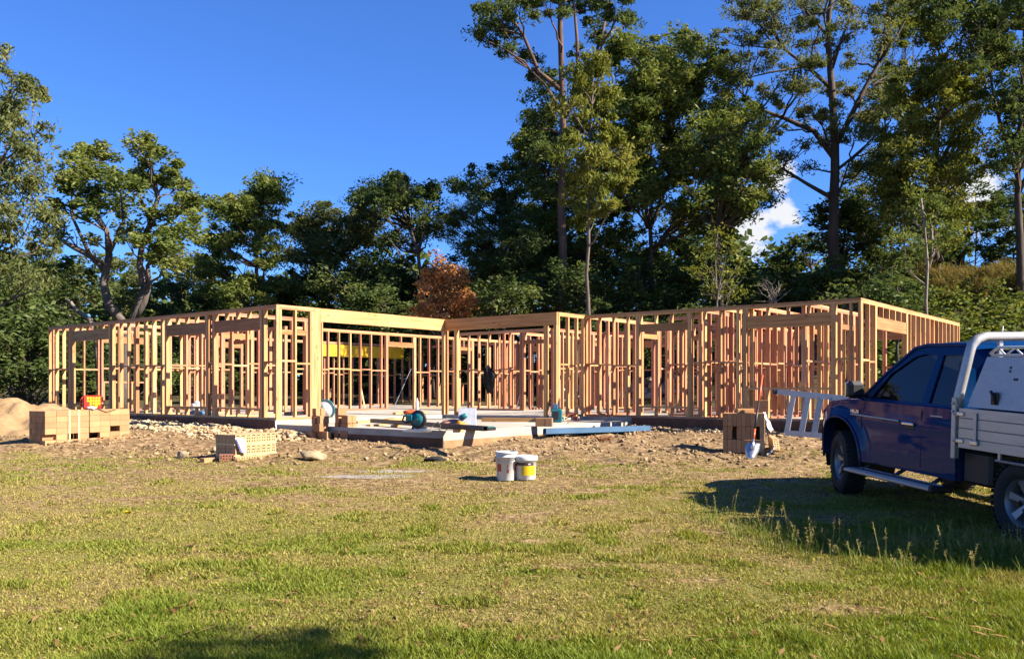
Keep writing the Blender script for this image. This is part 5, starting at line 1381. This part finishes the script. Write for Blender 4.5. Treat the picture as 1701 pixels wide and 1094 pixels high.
# pale dead limb poking out beside it
t = thing('dead_limb', 'bare pale dead limb curving up beside the gnarled tree', 'branch', gpx(150, 660) if False else ray(152, 531, 33), 0)
o0 = np.array(t.location); Pz = float(gz(t.location.x, 33))
MB().tube([np.array(ray(x, y, 33))-o0 for x, y in ((165, 640), (160, 560), (150, 531), (136, 522), (124, 512), (118, 502), (108, 496))], [.12, .11, .10, .09, .08, .06, .03], 8).tube([np.array(ray(x, y, 33))-o0 for x, y in ((124, 527), (112, 523), (102, 525))], [.04, .03, .015], 6).build('limb', M['bark_pale'], t)

BACK = [
 # name, label, Y, trunk pts, ellipses (cx, cy, rx, ry, n), r range, green, leaf, extra
 ('bushy_gum', 'bushy green gum tree with a broken rounded outline, right of the gnarled tree', 44, [[(420, 640), (425, 480), (428, 340)]], [(430, 350, 55, 48, 14), (385, 350, 34, 24, 5), (450, 320, 30, 24, 5), (420, 430, 75, 60, 20), (370, 400, 26, 20, 4), (430, 500, 80, 40, 12)], (17, 30), 'mid', .27, {}),
 ('open_gum', 'olive gum tree with see-through crown between the bushy gum and the dark gum', 47, [[(545, 640), (545, 480), (548, 400)], [(547, 440), (520, 400)], [(548, 440), (580, 400)]], [(560, 380, 62, 34, 15), (520, 380, 40, 26, 7), (610, 375, 30, 26, 6), (560, 430, 85, 40, 18), (560, 490, 90, 40, 14)], (16, 28), 'grey', .26, {}),
 ('dark_gum', 'slender dark crowned gum tree standing above the rust brown tree', 42, [[(700, 640), (702, 480), (694, 420), (682, 380), (672, 330)], [(694, 420), (706, 380)]], [(665, 325, 52, 34, 16), (702, 345, 28, 44, 10), (650, 310, 34, 20, 5), (670, 385, 42, 28, 9), (612, 330, 22, 14, 4)], (13, 24), 'dark', .25, {}),
 ('casuarina', 'feathery dark green she-oak left of the giant gum', 43, [[(835, 640), (835, 430), (832, 360)]], [(830, 400, 70, 70, 22), (780, 380, 38, 34, 8), (870, 420, 40, 60, 10), (835, 480, 85, 40, 12)], (17, 30), 'dark', .30, {'lw': .05}),
 ('sparse_gum', 'thin open topped gum tree behind the feathery she-oak', 47, [[(850, 640), (850, 420), (845, 340), (830, 300)], [(845, 340), (868, 300)]], [(815, 305, 36, 22, 8), (780, 305, 26, 14, 4), (865, 285, 28, 20, 6), (840, 340, 40, 20, 6)], (11, 19), 'dark', .24, {}),
 ('broad_gum', 'broad bushy dark green gum right of the giant gum', 42, [[(1088, 640), (1085, 480), (1080, 380), (1060, 300), (1055, 220)], [(1080, 380), (1110, 300), (1120, 200), (1125, 120)], [(1085, 420), (1150, 330), (1180, 260)]], [(1120, 110, 62, 62, 18), (1080, 150, 60, 60, 15), (1170, 170, 50, 70, 14), (1110, 230, 90, 70, 22), (1060, 290, 50, 50, 10), (1150, 310, 70, 60, 15), (1055, 210, 42, 60, 10), (1030, 90, 22, 30, 4)], (19, 34), 'mid', .28, {'depth': 3.5}),
 ('back_gum', 'bushy green gum filling the gap between she-oak and giant trunk', 46, [[(905, 640), (905, 420), (905, 250)]], [(905, 230, 40, 70, 14), (900, 320, 50, 60, 14), (960, 300, 50, 80, 16), (1000, 200, 40, 70, 10), (1020, 330, 40, 60, 10), (950, 400, 60, 40, 8)], (16, 28), 'mid', .27, {}),
 ('ridge_gum', 'grey green gum on the ridge behind the sparse giant', 50, [[(1480, 640), (1480, 400), (1470, 200)]], [(1480, 120, 40, 60, 9), (1490, 220, 45, 60, 12), (1460, 300, 50, 50, 12), (1510, 60, 40, 40, 7)], (15, 26), 'olive', .25, {}),
 ('dense_gum', 'dense dark round crowned tree in front of the sparse giant', 38, [[(1197, 640), (1197, 480), (1195, 380), (1200, 280)]], [(1215, 230, 52, 55, 16), (1225, 300, 48, 50, 14), (1190, 270, 48, 60, 14), (1180, 340, 50, 40, 10), (1258, 320, 22, 20, 5)], (17, 30), 'mid', .27, {}),
 ('olive_gum', 'tall olive gum with drooping leaf bunches above the grassy bank', 38, [[(1560, 640), (1558, 440), (1550, 330), (1560, 200), (1570, 110)], [(1556, 300), (1530, 230)], [(1556, 280), (1600, 200)]], [(1570, 90, 56, 50, 12), (1530, 160, 50, 55, 12), (1600, 150, 42, 60, 10), (1560, 230, 70, 60, 15), (1520, 290, 50, 50, 9), (1590, 300, 50, 50, 9), (1500, 350, 48, 40, 7), (1560, 370, 60, 40, 9)], (18, 32), 'olive', .25, {'droop': .9}),
 ('edge_gum', 'dark tall gum behind the truck with a thick black trunk', 36, [[(1698, 560), (1694, 400), (1690, 250), (1700, 100), (1705, 0)], [(1692, 300), (1660, 200), (1640, 90)], [(1692, 320), (1740, 220)]], [(1620, 30, 60, 34, 9), (1680, 40, 60, 50, 10), (1660, 120, 46, 50, 9), (1720, 150, 50, 60, 8), (1690, 220, 40, 40, 6), (1580, 10, 50, 24, 5), (1675, 270, 28, 18, 3)], (18, 32), 'dark', .26, {'depth': 2.5}),
]
for i, (nm, lab, Y, trs, els, rr, gcol, ll, ex) in enumerate(BACK):
    g = G_(50+i); cl = []
    for cx, cy, rx, ry, n in els: cl += scatter(g, cx-rx, cx+rx, cy-ry, cy+ry, n, rr[0], rr[1], ell(cx, cy, rx, ry))
    trunks = [(p, .20 if j == 0 else .10, .05 if j == 0 else .03) for j, p in enumerate(trs)]
    tree(nm, lab, Y, trunks, cl, gcol, 'bark_dark', ll=ll, lw=ex.get('lw', ll*.36), dens=330, depth=ex.get('depth', 2.6), droop=ex.get('droop', .6), sub=.55, seed=60+i)
# --- giant gum
tree('giant_gum', 'giant gum tree with straight red brown trunk rising above the forest', 40,
     [([(932, 640), (934, 480), (934, 300), (935, 180), (932, 90), (930, -40)], .25, .11), ([(935, 185), (975, 130), (1000, 60), (1010, 10)], .13, .05), ([(933, 150), (895, 120), (870, 60), (850, 30)], .13, .05), ([(934, 200), (960, 160), (958, 60), (950, -20)], .13, .05), ([(935, 190), (905, 140), (880, 115), (850, 90)], .10, .03)],
     [(800, 30, 26, 18), (830, 20, 32, 20), (865, 10, 34, 22), (815, 60, 26, 18), (845, 55, 20, 14), (790, 55, 16, 12), (905, 5, 36, 20), (870, 95, 24, 16), (840, 85, 18, 12), (950, 0, 36, 20), (995, 10, 34, 24), (1035, 5, 32, 26), (1050, 30, 18, 14), (985, 55, 22, 14), (905, 125, 26, 16), (880, 130, 22, 14), (1015, 80, 22, 14), (900, 170, 24, 20), (890, 205, 26, 22), (905, 250, 24, 24), (880, 240, 16, 16), (900, 300, 24, 26), (920, -40, 60, 26), (1000, -40, 60, 26), (850, -30, 50, 22), (960, 90, 18, 12)],
     'dark', 'bark_red', ll=.26, lw=.09, dens=280, depth=2.6, droop=.6, sub=.5, seed=80, twigs=3, cover=1.7)
# --- slender sunlit tree in front of it
g = G_(81)
tree('slender_gum', 'slender pale stemmed gum with sunlit olive leaves before the giant gum', 33,
     [([(978, 640), (977, 500), (978, 360), (980, 230), (985, 120)], .10, .03)],
     [(960, 120, 22), (940, 170, 20), (945, 230, 20), (1035, 240, 20), (1040, 290, 18), (980, 365, 24), (980, 120, 24, 24), (1000, 150, 26), (965, 160, 26), (990, 195, 30), (1015, 215, 26), (960, 210, 24), (985, 245, 34), (1020, 265, 26), (955, 260, 24), (1000, 295, 32), (970, 300, 28), (1030, 310, 22), (990, 335, 30), (955, 330, 20), (1015, 345, 22), (1000, 110, 22)],
     'olive', 'bark_grey', ll=.27, lw=.085, dens=300, depth=1.2, droop=1.0, sub=.46, seed=82, cover=1.9)
# --- sparse giant with a bare branching crown
tree('sparse_giant', 'tall spreading gum with thin foliage and bare dark limbs', 40,
     [([(1388, 640), (1386, 480), (1385, 330), (1387, 240), (1382, 150), (1375, 60), (1385, -20)], .36, .10), ([(1386, 262), (1352, 218), (1300, 195), (1262, 182), (1235, 165)], .15, .05), ([(1386, 245), (1410, 200), (1440, 140), (1458, 108), (1468, 60), (1480, -10)], .14, .05),
      ([(1385, 150), (1340, 110), (1300, 80), (1270, 30)], .11, .03), ([(1384, 330), (1340, 305), (1300, 280), (1280, 270)], .11, .03), ([(1387, 285), (1440, 240), (1480, 200)], .08, .03), ([(1455, 110), (1490, 60), (1520, 0)], .08, .03), ([(1380, 120), (1400, 60), (1420, 10)], .09, .03), ([(1386, 340), (1410, 270), (1450, 235)], .06, .02), ([(1300, 195), (1270, 230), (1250, 240)], .06, .02), ([(1340, 110), (1280, 120), (1240, 130)], .07, .02), ([(1375, 60), (1340, 20), (1320, -20)], .07, .03)],
     [(1215, 25, 26, 14), (1250, 15, 28, 14), (1290, 10, 28, 14), (1330, 15, 28, 16), (1380, 15, 30, 16), (1430, 15, 28, 14), (1475, 20, 28, 16), (1200, 60, 16, 12), (1245, 60, 26, 14), (1300, 60, 22, 10), (1345, 70, 24, 12), (1395, 70, 24, 10), (1230, 105, 28, 16), (1280, 110, 22, 10), (1330, 110, 24, 12), (1215, 140, 26, 16), (1265, 150, 24, 12), (1335, 140, 30, 16), (1400, 150, 28, 14), (1440, 150, 24, 12), (1240, 185, 20, 12), (1300, 165, 24, 10), (1360, 185, 28, 14), (1430, 180, 30, 16), (1480, 170, 24, 14), (1300, 215, 18, 10), (1340, 240, 18, 8), (1420, 225, 24, 12), (1465, 225, 26, 16), (1310, 260, 24, 14), (1290, 285, 16, 10), (1445, 270, 26, 16), (1475, 270, 24, 18), (1340, 275, 14, 8), (1250, -20, 50, 18), (1380, -25, 60, 18), (1480, -10, 40, 18), (1260, 40, 30, 16), (1315, 40, 28, 14), (1360, 45, 26, 14), (1420, 45, 26, 14), (1460, 55, 24, 14), (1265, 85, 26, 14), (1355, 100, 26, 12), (1415, 100, 24, 12), (1300, 135, 24, 12), (1370, 150, 26, 12), (1470, 130, 24, 14), (1330, 190, 26, 12), (1395, 200, 26, 14), (1445, 205, 26, 14), (1275, 205, 22, 12), (1380, 235, 20, 10), (1470, 245, 26, 16)],
     'grey', 'bark_dark', ll=.22, lw=.07, dens=330, depth=3.0, droop=.8, sub=.5, seed=90, twigs=5, cover=1.7)
# --- saplings by the house
tree('sapling', 'thin brown stemmed sapling behind the right wing', 33, [([(1190, 640), (1191, 500), (1188, 430), (1192, 385)], .07, .02)],
     [(1190, 395, 18), (1170, 420, 24), (1210, 410, 24), (1225, 440, 22), (1160, 450, 22), (1195, 455, 26), (1225, 475, 20), (1175, 485, 20), (1210, 490, 22)], 'olive', 'bark_grey', ll=.22, lw=.09, dens=130, depth=1.0, sub=.4, seed=95)
tree('sapling', 'pale forked sapling on the bank above the right end of the house', 31, [([(1540, 560), (1538, 500), (1541, 440), (1536, 380), (1530, 330)], .085, .03), ([(1540, 455), (1548, 430), (1549, 380)], .04, .02), ([(1536, 472), (1518, 458), (1508, 448)], .03, .012)],
     [(1535, 325, 26), (1560, 350, 26), (1515, 360, 24), (1545, 375, 26), (1575, 385, 20), (1505, 390, 20), (1560, 405, 18), (1525, 340, 20)], 'mid', 'bark_pale', ll=.22, lw=.08, dens=200, depth=1.0, droop=.9, sub=.4, seed=96)
# --- rust brown tree
g = G_(97); cl = scatter(g, 690, 792, 425, 540, 26, 14, 22, lambda x, y: abs(x-738) < 12+ (y-418)*.45)
tree('rust_tree', 'small tree with dead rust brown leaves behind the house', 36, [([(738, 640), (738, 520), (736, 440)], .10, .03)], cl+[(735, 428, 14), (770, 500, 18), (700, 520, 18)], 'rust', 'bark_grey', ll=.20, lw=.10, dens=260, depth=1.2, sub=.4, seed=98)

# --- understorey: shrubs and small trees closing the forest edge, each its own
SH = [  # dark leaf palette puts the shade low in the forest into the colour
 # px, py(centre), rx, ry, Y, green
 (30, 520, 70, 60, 30, 'dark', 'dark bushy shrub under the tall grey gum'), (40, 600, 70, 60, 28, 'dark', 'tall green scrub beside the sand heap'), (110, 470, 60, 40, 38, 'dark', 'dark shrub behind the dead limb'),
 (130, 600, 70, 60, 38, 'dark', 'dark scrub seen through the left wing frame'), (215, 610, 70, 60, 40, 'dark', 'dark scrub behind the leftmost window frames'), (300, 450, 45, 30, 50, 'grey', 'grey green shrub right of the gnarled trunk'), (290, 500, 55, 35, 46, 'dark', 'bushy green shrub at the foot of the bushy gum'),
 (340, 470, 40, 44, 52, 'dark', 'dark tree filling the gap left of the bushy gum'), (180, 470, 60, 50, 52, 'grey', 'hazy grey green scrub behind the gnarled trunk'), (60, 450, 60, 50, 44, 'mid', 'loose green shrub below the grey gum'),
 (330, 600, 80, 70, 42, 'dark', 'dark scrub behind the middle of the left wing'), (430, 590, 80, 70, 44, 'dark', 'dark scrub behind the left wing corner'), (500, 500, 60, 44, 46, 'dark', 'dark shrub between the bushy gum and open gum'), (530, 590, 80, 70, 44, 'dark', 'dark scrub behind the wide opening'),
 (590, 480, 60, 50, 42, 'dark', 'dim green shrub left of the rust brown tree'), (640, 520, 60, 40, 40, 'dark', 'olive shrub just above the long beam'), (640, 600, 80, 70, 42, 'dark', 'dark scrub behind the inner doorway'), (660, 450, 60, 44, 48, 'dark', 'dark tree below the slender dark gum'),
 (750, 600, 80, 70, 42, 'dark', 'dark scrub behind the entrance'), (790, 470, 50, 60, 44, 'dark', 'dark shrub right of the rust brown tree'), (835, 500, 46, 36, 36, 'dark', 'light stemmed green shrub behind the entrance beam'), (900, 500, 55, 60, 40, 'dark', 'dark shrub at the foot of the giant gum'),
 (930, 420, 60, 60, 46, 'dark', 'dark tree behind the slender gum'), (1000, 450, 60, 70, 42, 'dark', 'dark tree right of the slender gum stem'), (1060, 480, 60, 60, 40, 'dark', 'dim green shrub behind the right wing'), (1040, 390, 60, 60, 46, 'dark', 'dark tree under the broad gum'),
 (1120, 470, 60, 60, 42, 'dark', 'dark shrub left of the brown stemmed sapling'), (1130, 400, 60, 60, 46, 'dark', 'dark tree below the broad gum crown'), (1230, 490, 60, 50, 40, 'dark', 'green shrub right of the brown stemmed sapling'), (1290, 465, 55, 48, 44, 'dark', 'dark tree behind the bare dead shrub'),
 (1345, 445, 45, 50, 46, 'dark', 'dark tree left of the sparse giant trunk'), (1400, 400, 60, 70, 42, 'dark', 'dark tree wrapping the sparse giant trunk'), (1440, 360, 60, 60, 42, 'dark', 'dark drooping tree right of the sparse giant trunk'), (1460, 450, 60, 50, 42, 'dark', 'dark shrub above the right wing corner'),
 (1430, 495, 50, 22, 34, 'dark', 'broad leaved green shrub above the right wing corner'), (1490, 490, 40, 22, 32, 'dark', 'broad leaved green shrub left of the forked sapling'), (1520, 420, 60, 50, 44, 'dark', 'dark shrub behind the forked sapling'), (1600, 410, 70, 60, 46, 'dark', 'dark tree behind the dry grass bank'),
 (1680, 400, 60, 70, 46, 'mid', 'dim green tree behind the black trunk'), (1720, 350, 60, 60, 46, 'dark', 'dark tree beyond the black trunk'), (1620, 350, 50, 40, 50, 'dark', 'far dark tree under the gap of sky'), (1380, 480, 60, 40, 40, 'dark', 'dark shrub right of the bare dead shrub'),
 (1000, 600, 80, 60, 42, 'dark', 'dark scrub behind the entrance wall'), (870, 600, 70, 60, 42, 'dark', 'dark scrub behind the black jacket'), (-40, 600, 60, 70, 30, 'dark', 'dark scrub at the far left of the clearing'), (380, 500, 60, 50, 48, 'dark', 'loose green shrub below the bushy gum'),
 (1760, 430, 70, 80, 40, 'dark', 'dark tree behind the truck toolbox'), (870, 360, 40, 50, 50, 'dark', 'dark tree between she-oak and giant gum'), (960, 500, 40, 50, 38, 'dark', 'dark shrub around the slender pale stem'), (720, 560, 60, 40, 38, 'dark', 'brown green undergrowth below the rust tree'),
 (1100, 560, 60, 50, 36, 'dark', 'shaded shrub seen through the right wing frame'), (1180, 570, 60, 50, 36, 'dark', 'shaded shrub behind the brick pack and frame')]
for i, (px, py, rx, ry, Y, gc, lab) in enumerate(SH):
    g = G_(200+i); n = int(7+rx*ry/260); cl = scatter(g, px-rx, px+rx, py-ry, py+ry, n, 15*40/Y, 27*40/Y, ell(px, py, rx, ry))
    x_ = (px-850.5)/FPX*Y; zb = HOR-(float(gz(x_, Y))-EZ)/Y*FPX
    tree('shrub', lab, Y, [([(px, min(zb, py+ry+60)), (px+3, py), (px, py-ry*.6)], .07, .02)], cl, gc, 'bark_dark', ll=.26, lw=.11, dens=215, depth=1.3, droop=.35, sub=.5, seed=300+i, cat='shrub' if ry < 45 else 'tree', group='shrubs along the forest edge', twigs=1)
# --- bank right of the house: green creeper and dry grass
def bank():
    g = np.random.default_rng(7)
    cl = []
    for k in range(420):
        px = g.uniform(1440, 1850); Y = g.uniform(27.0, 37.5); x = (px-850.5)/FPX*Y; z = float(gz(x, Y)); s = g.uniform(.35, .8); cl.append(((x, Y, z+.25), (s, s, s*.7)))
    V, F, Cc = leaf_cloud(cl, 9, .20, .10, 130, 'mid', .2, .35); o = link('bank_creeper', npmesh('bank_creeper', V, F, 4, M['leaf'], Cc)); tag(o, 'bright green creeper covering the bank right of the house', 'creeper', kind='stuff')
    cl = []
    for k in range(60):
        px = g.uniform(1520, 1800); Y = g.uniform(36, 41); x = (px-850.5)/FPX*Y; z = float(gz(x, Y)); s = g.uniform(.4, .8); cl.append(((x, Y, z+.35), (s, s*.8, s*.9)))
    V, F, Cc = leaf_cloud(cl, 10, .55, .025, 420, 'straw', -.9, .4); o = link('dry_grass', npmesh('dry_grass', V, F, 4, M['leaf'], Cc)); tag(o, 'tufts of tall dry yellow grass along the top of the bank', 'grass', kind='stuff')
    # rocks of the cut bank seen through the frames
    n = 1500; px = g.uniform(900, 1480, n); Y = g.uniform(35.5, 38, n); x = (px-850.5)/FPX*Y; s = g.uniform(.08, .34, n)*(.4+.6*g.random(n)); z = gz(x, Y)+g.random(n)*.5; t = g.random((n, 1))
    kk = (z < 2.9); x, Y, z, s, t = x[kk], Y[kk], z[kk], s[kk], t[kk]
    stones('bank_rocks', np.stack([x, Y, z], 1), s, M['clod'], 'pale rubble of the cut bank behind the right wing', 'rubble', np.array([.20, .15, .09])*(1-t)+np.array([.46, .38, .28])*t, 31)
bank()
# --- dead bare shrub
t = thing('bare_shrub', 'leafless pale shrub standing behind the right wing', 'shrub', ray(1290, 515, 33), 0); g = np.random.default_rng(5); mb = MB()
def twig(p, d, L, r, k):
    pts = [p]; 
    for j in range(4): d = d+g.normal(0, .16, 3); d = d/np.linalg.norm(d); p = p+d*L/4; pts.append(p)
    mb.tube(pts, list(np.linspace(r, r*.5, 5)), 5, False)
    if k > 0:
        for j in range(3): twig(pts[int(g.integers(2, 5))], d+g.normal(0, .5, 3)*np.array([1, 1, .5]), L*.7, r*.55, k-1)
mb.tube([(0, 0, float(gz(t.location.x, 33))-t.location.z-.1), (0, 0, 0)], .05, 6)
for k in range(5): twig(np.array([0, 0, -.1]), np.array([g.normal(0, .5), g.normal(0, .4), 1.0]), .75, .030, 2)
mb.build('branches', M['bark_pale'], t)
# --- far wood closing the view
g = np.random.default_rng(77); cl = []
for k in range(420):
    px = g.uniform(-260, 1960); Y = g.uniform(56, 75); x = (px-850.5)/FPX*Y; z0 = float(gz(x, Y)); top = np.interp(px, [-260, 100, 330, 600, 760, 900, 1240, 1300, 1960], [9, 9, 8, 9, 10, 12, 12, 9.5, 11]); s = g.uniform(1.4, 2.4)
    cl.append(((x, Y, z0+g.uniform(.5, max(2, top-z0))), (s, s, s*.8)))
V, F, Cc = leaf_cloud(cl, 78, .62, .34, 20, 'dark', .5, 1.0); o = link('far_forest', npmesh('far_forest', V, F, 4, M['leaf'], Cc)); tag(o, 'far dark wood closing the view behind the nearer trees', 'forest', kind='stuff')
# --- tree beside the photographer whose shade falls on the lawn
tree('gum_tree', 'leafy gum tree outside the frame shading the near lawn', 2.1, [([(5530, 1500), (5540, -900), (5530, -2300)], .12, .05)],
     [(5430, -2450, 300, 260, 0), (5700, -2520, 300, 230, .2), (5560, -2650, 260, 200, -.15), (5200, -2420, 240, 180, .1)], 'mid', 'bark_grey', ll=.2, lw=.07, dens=330, sub=.3, seed=500, group='trees by the camera')
print('LEAVES', LEAVES)
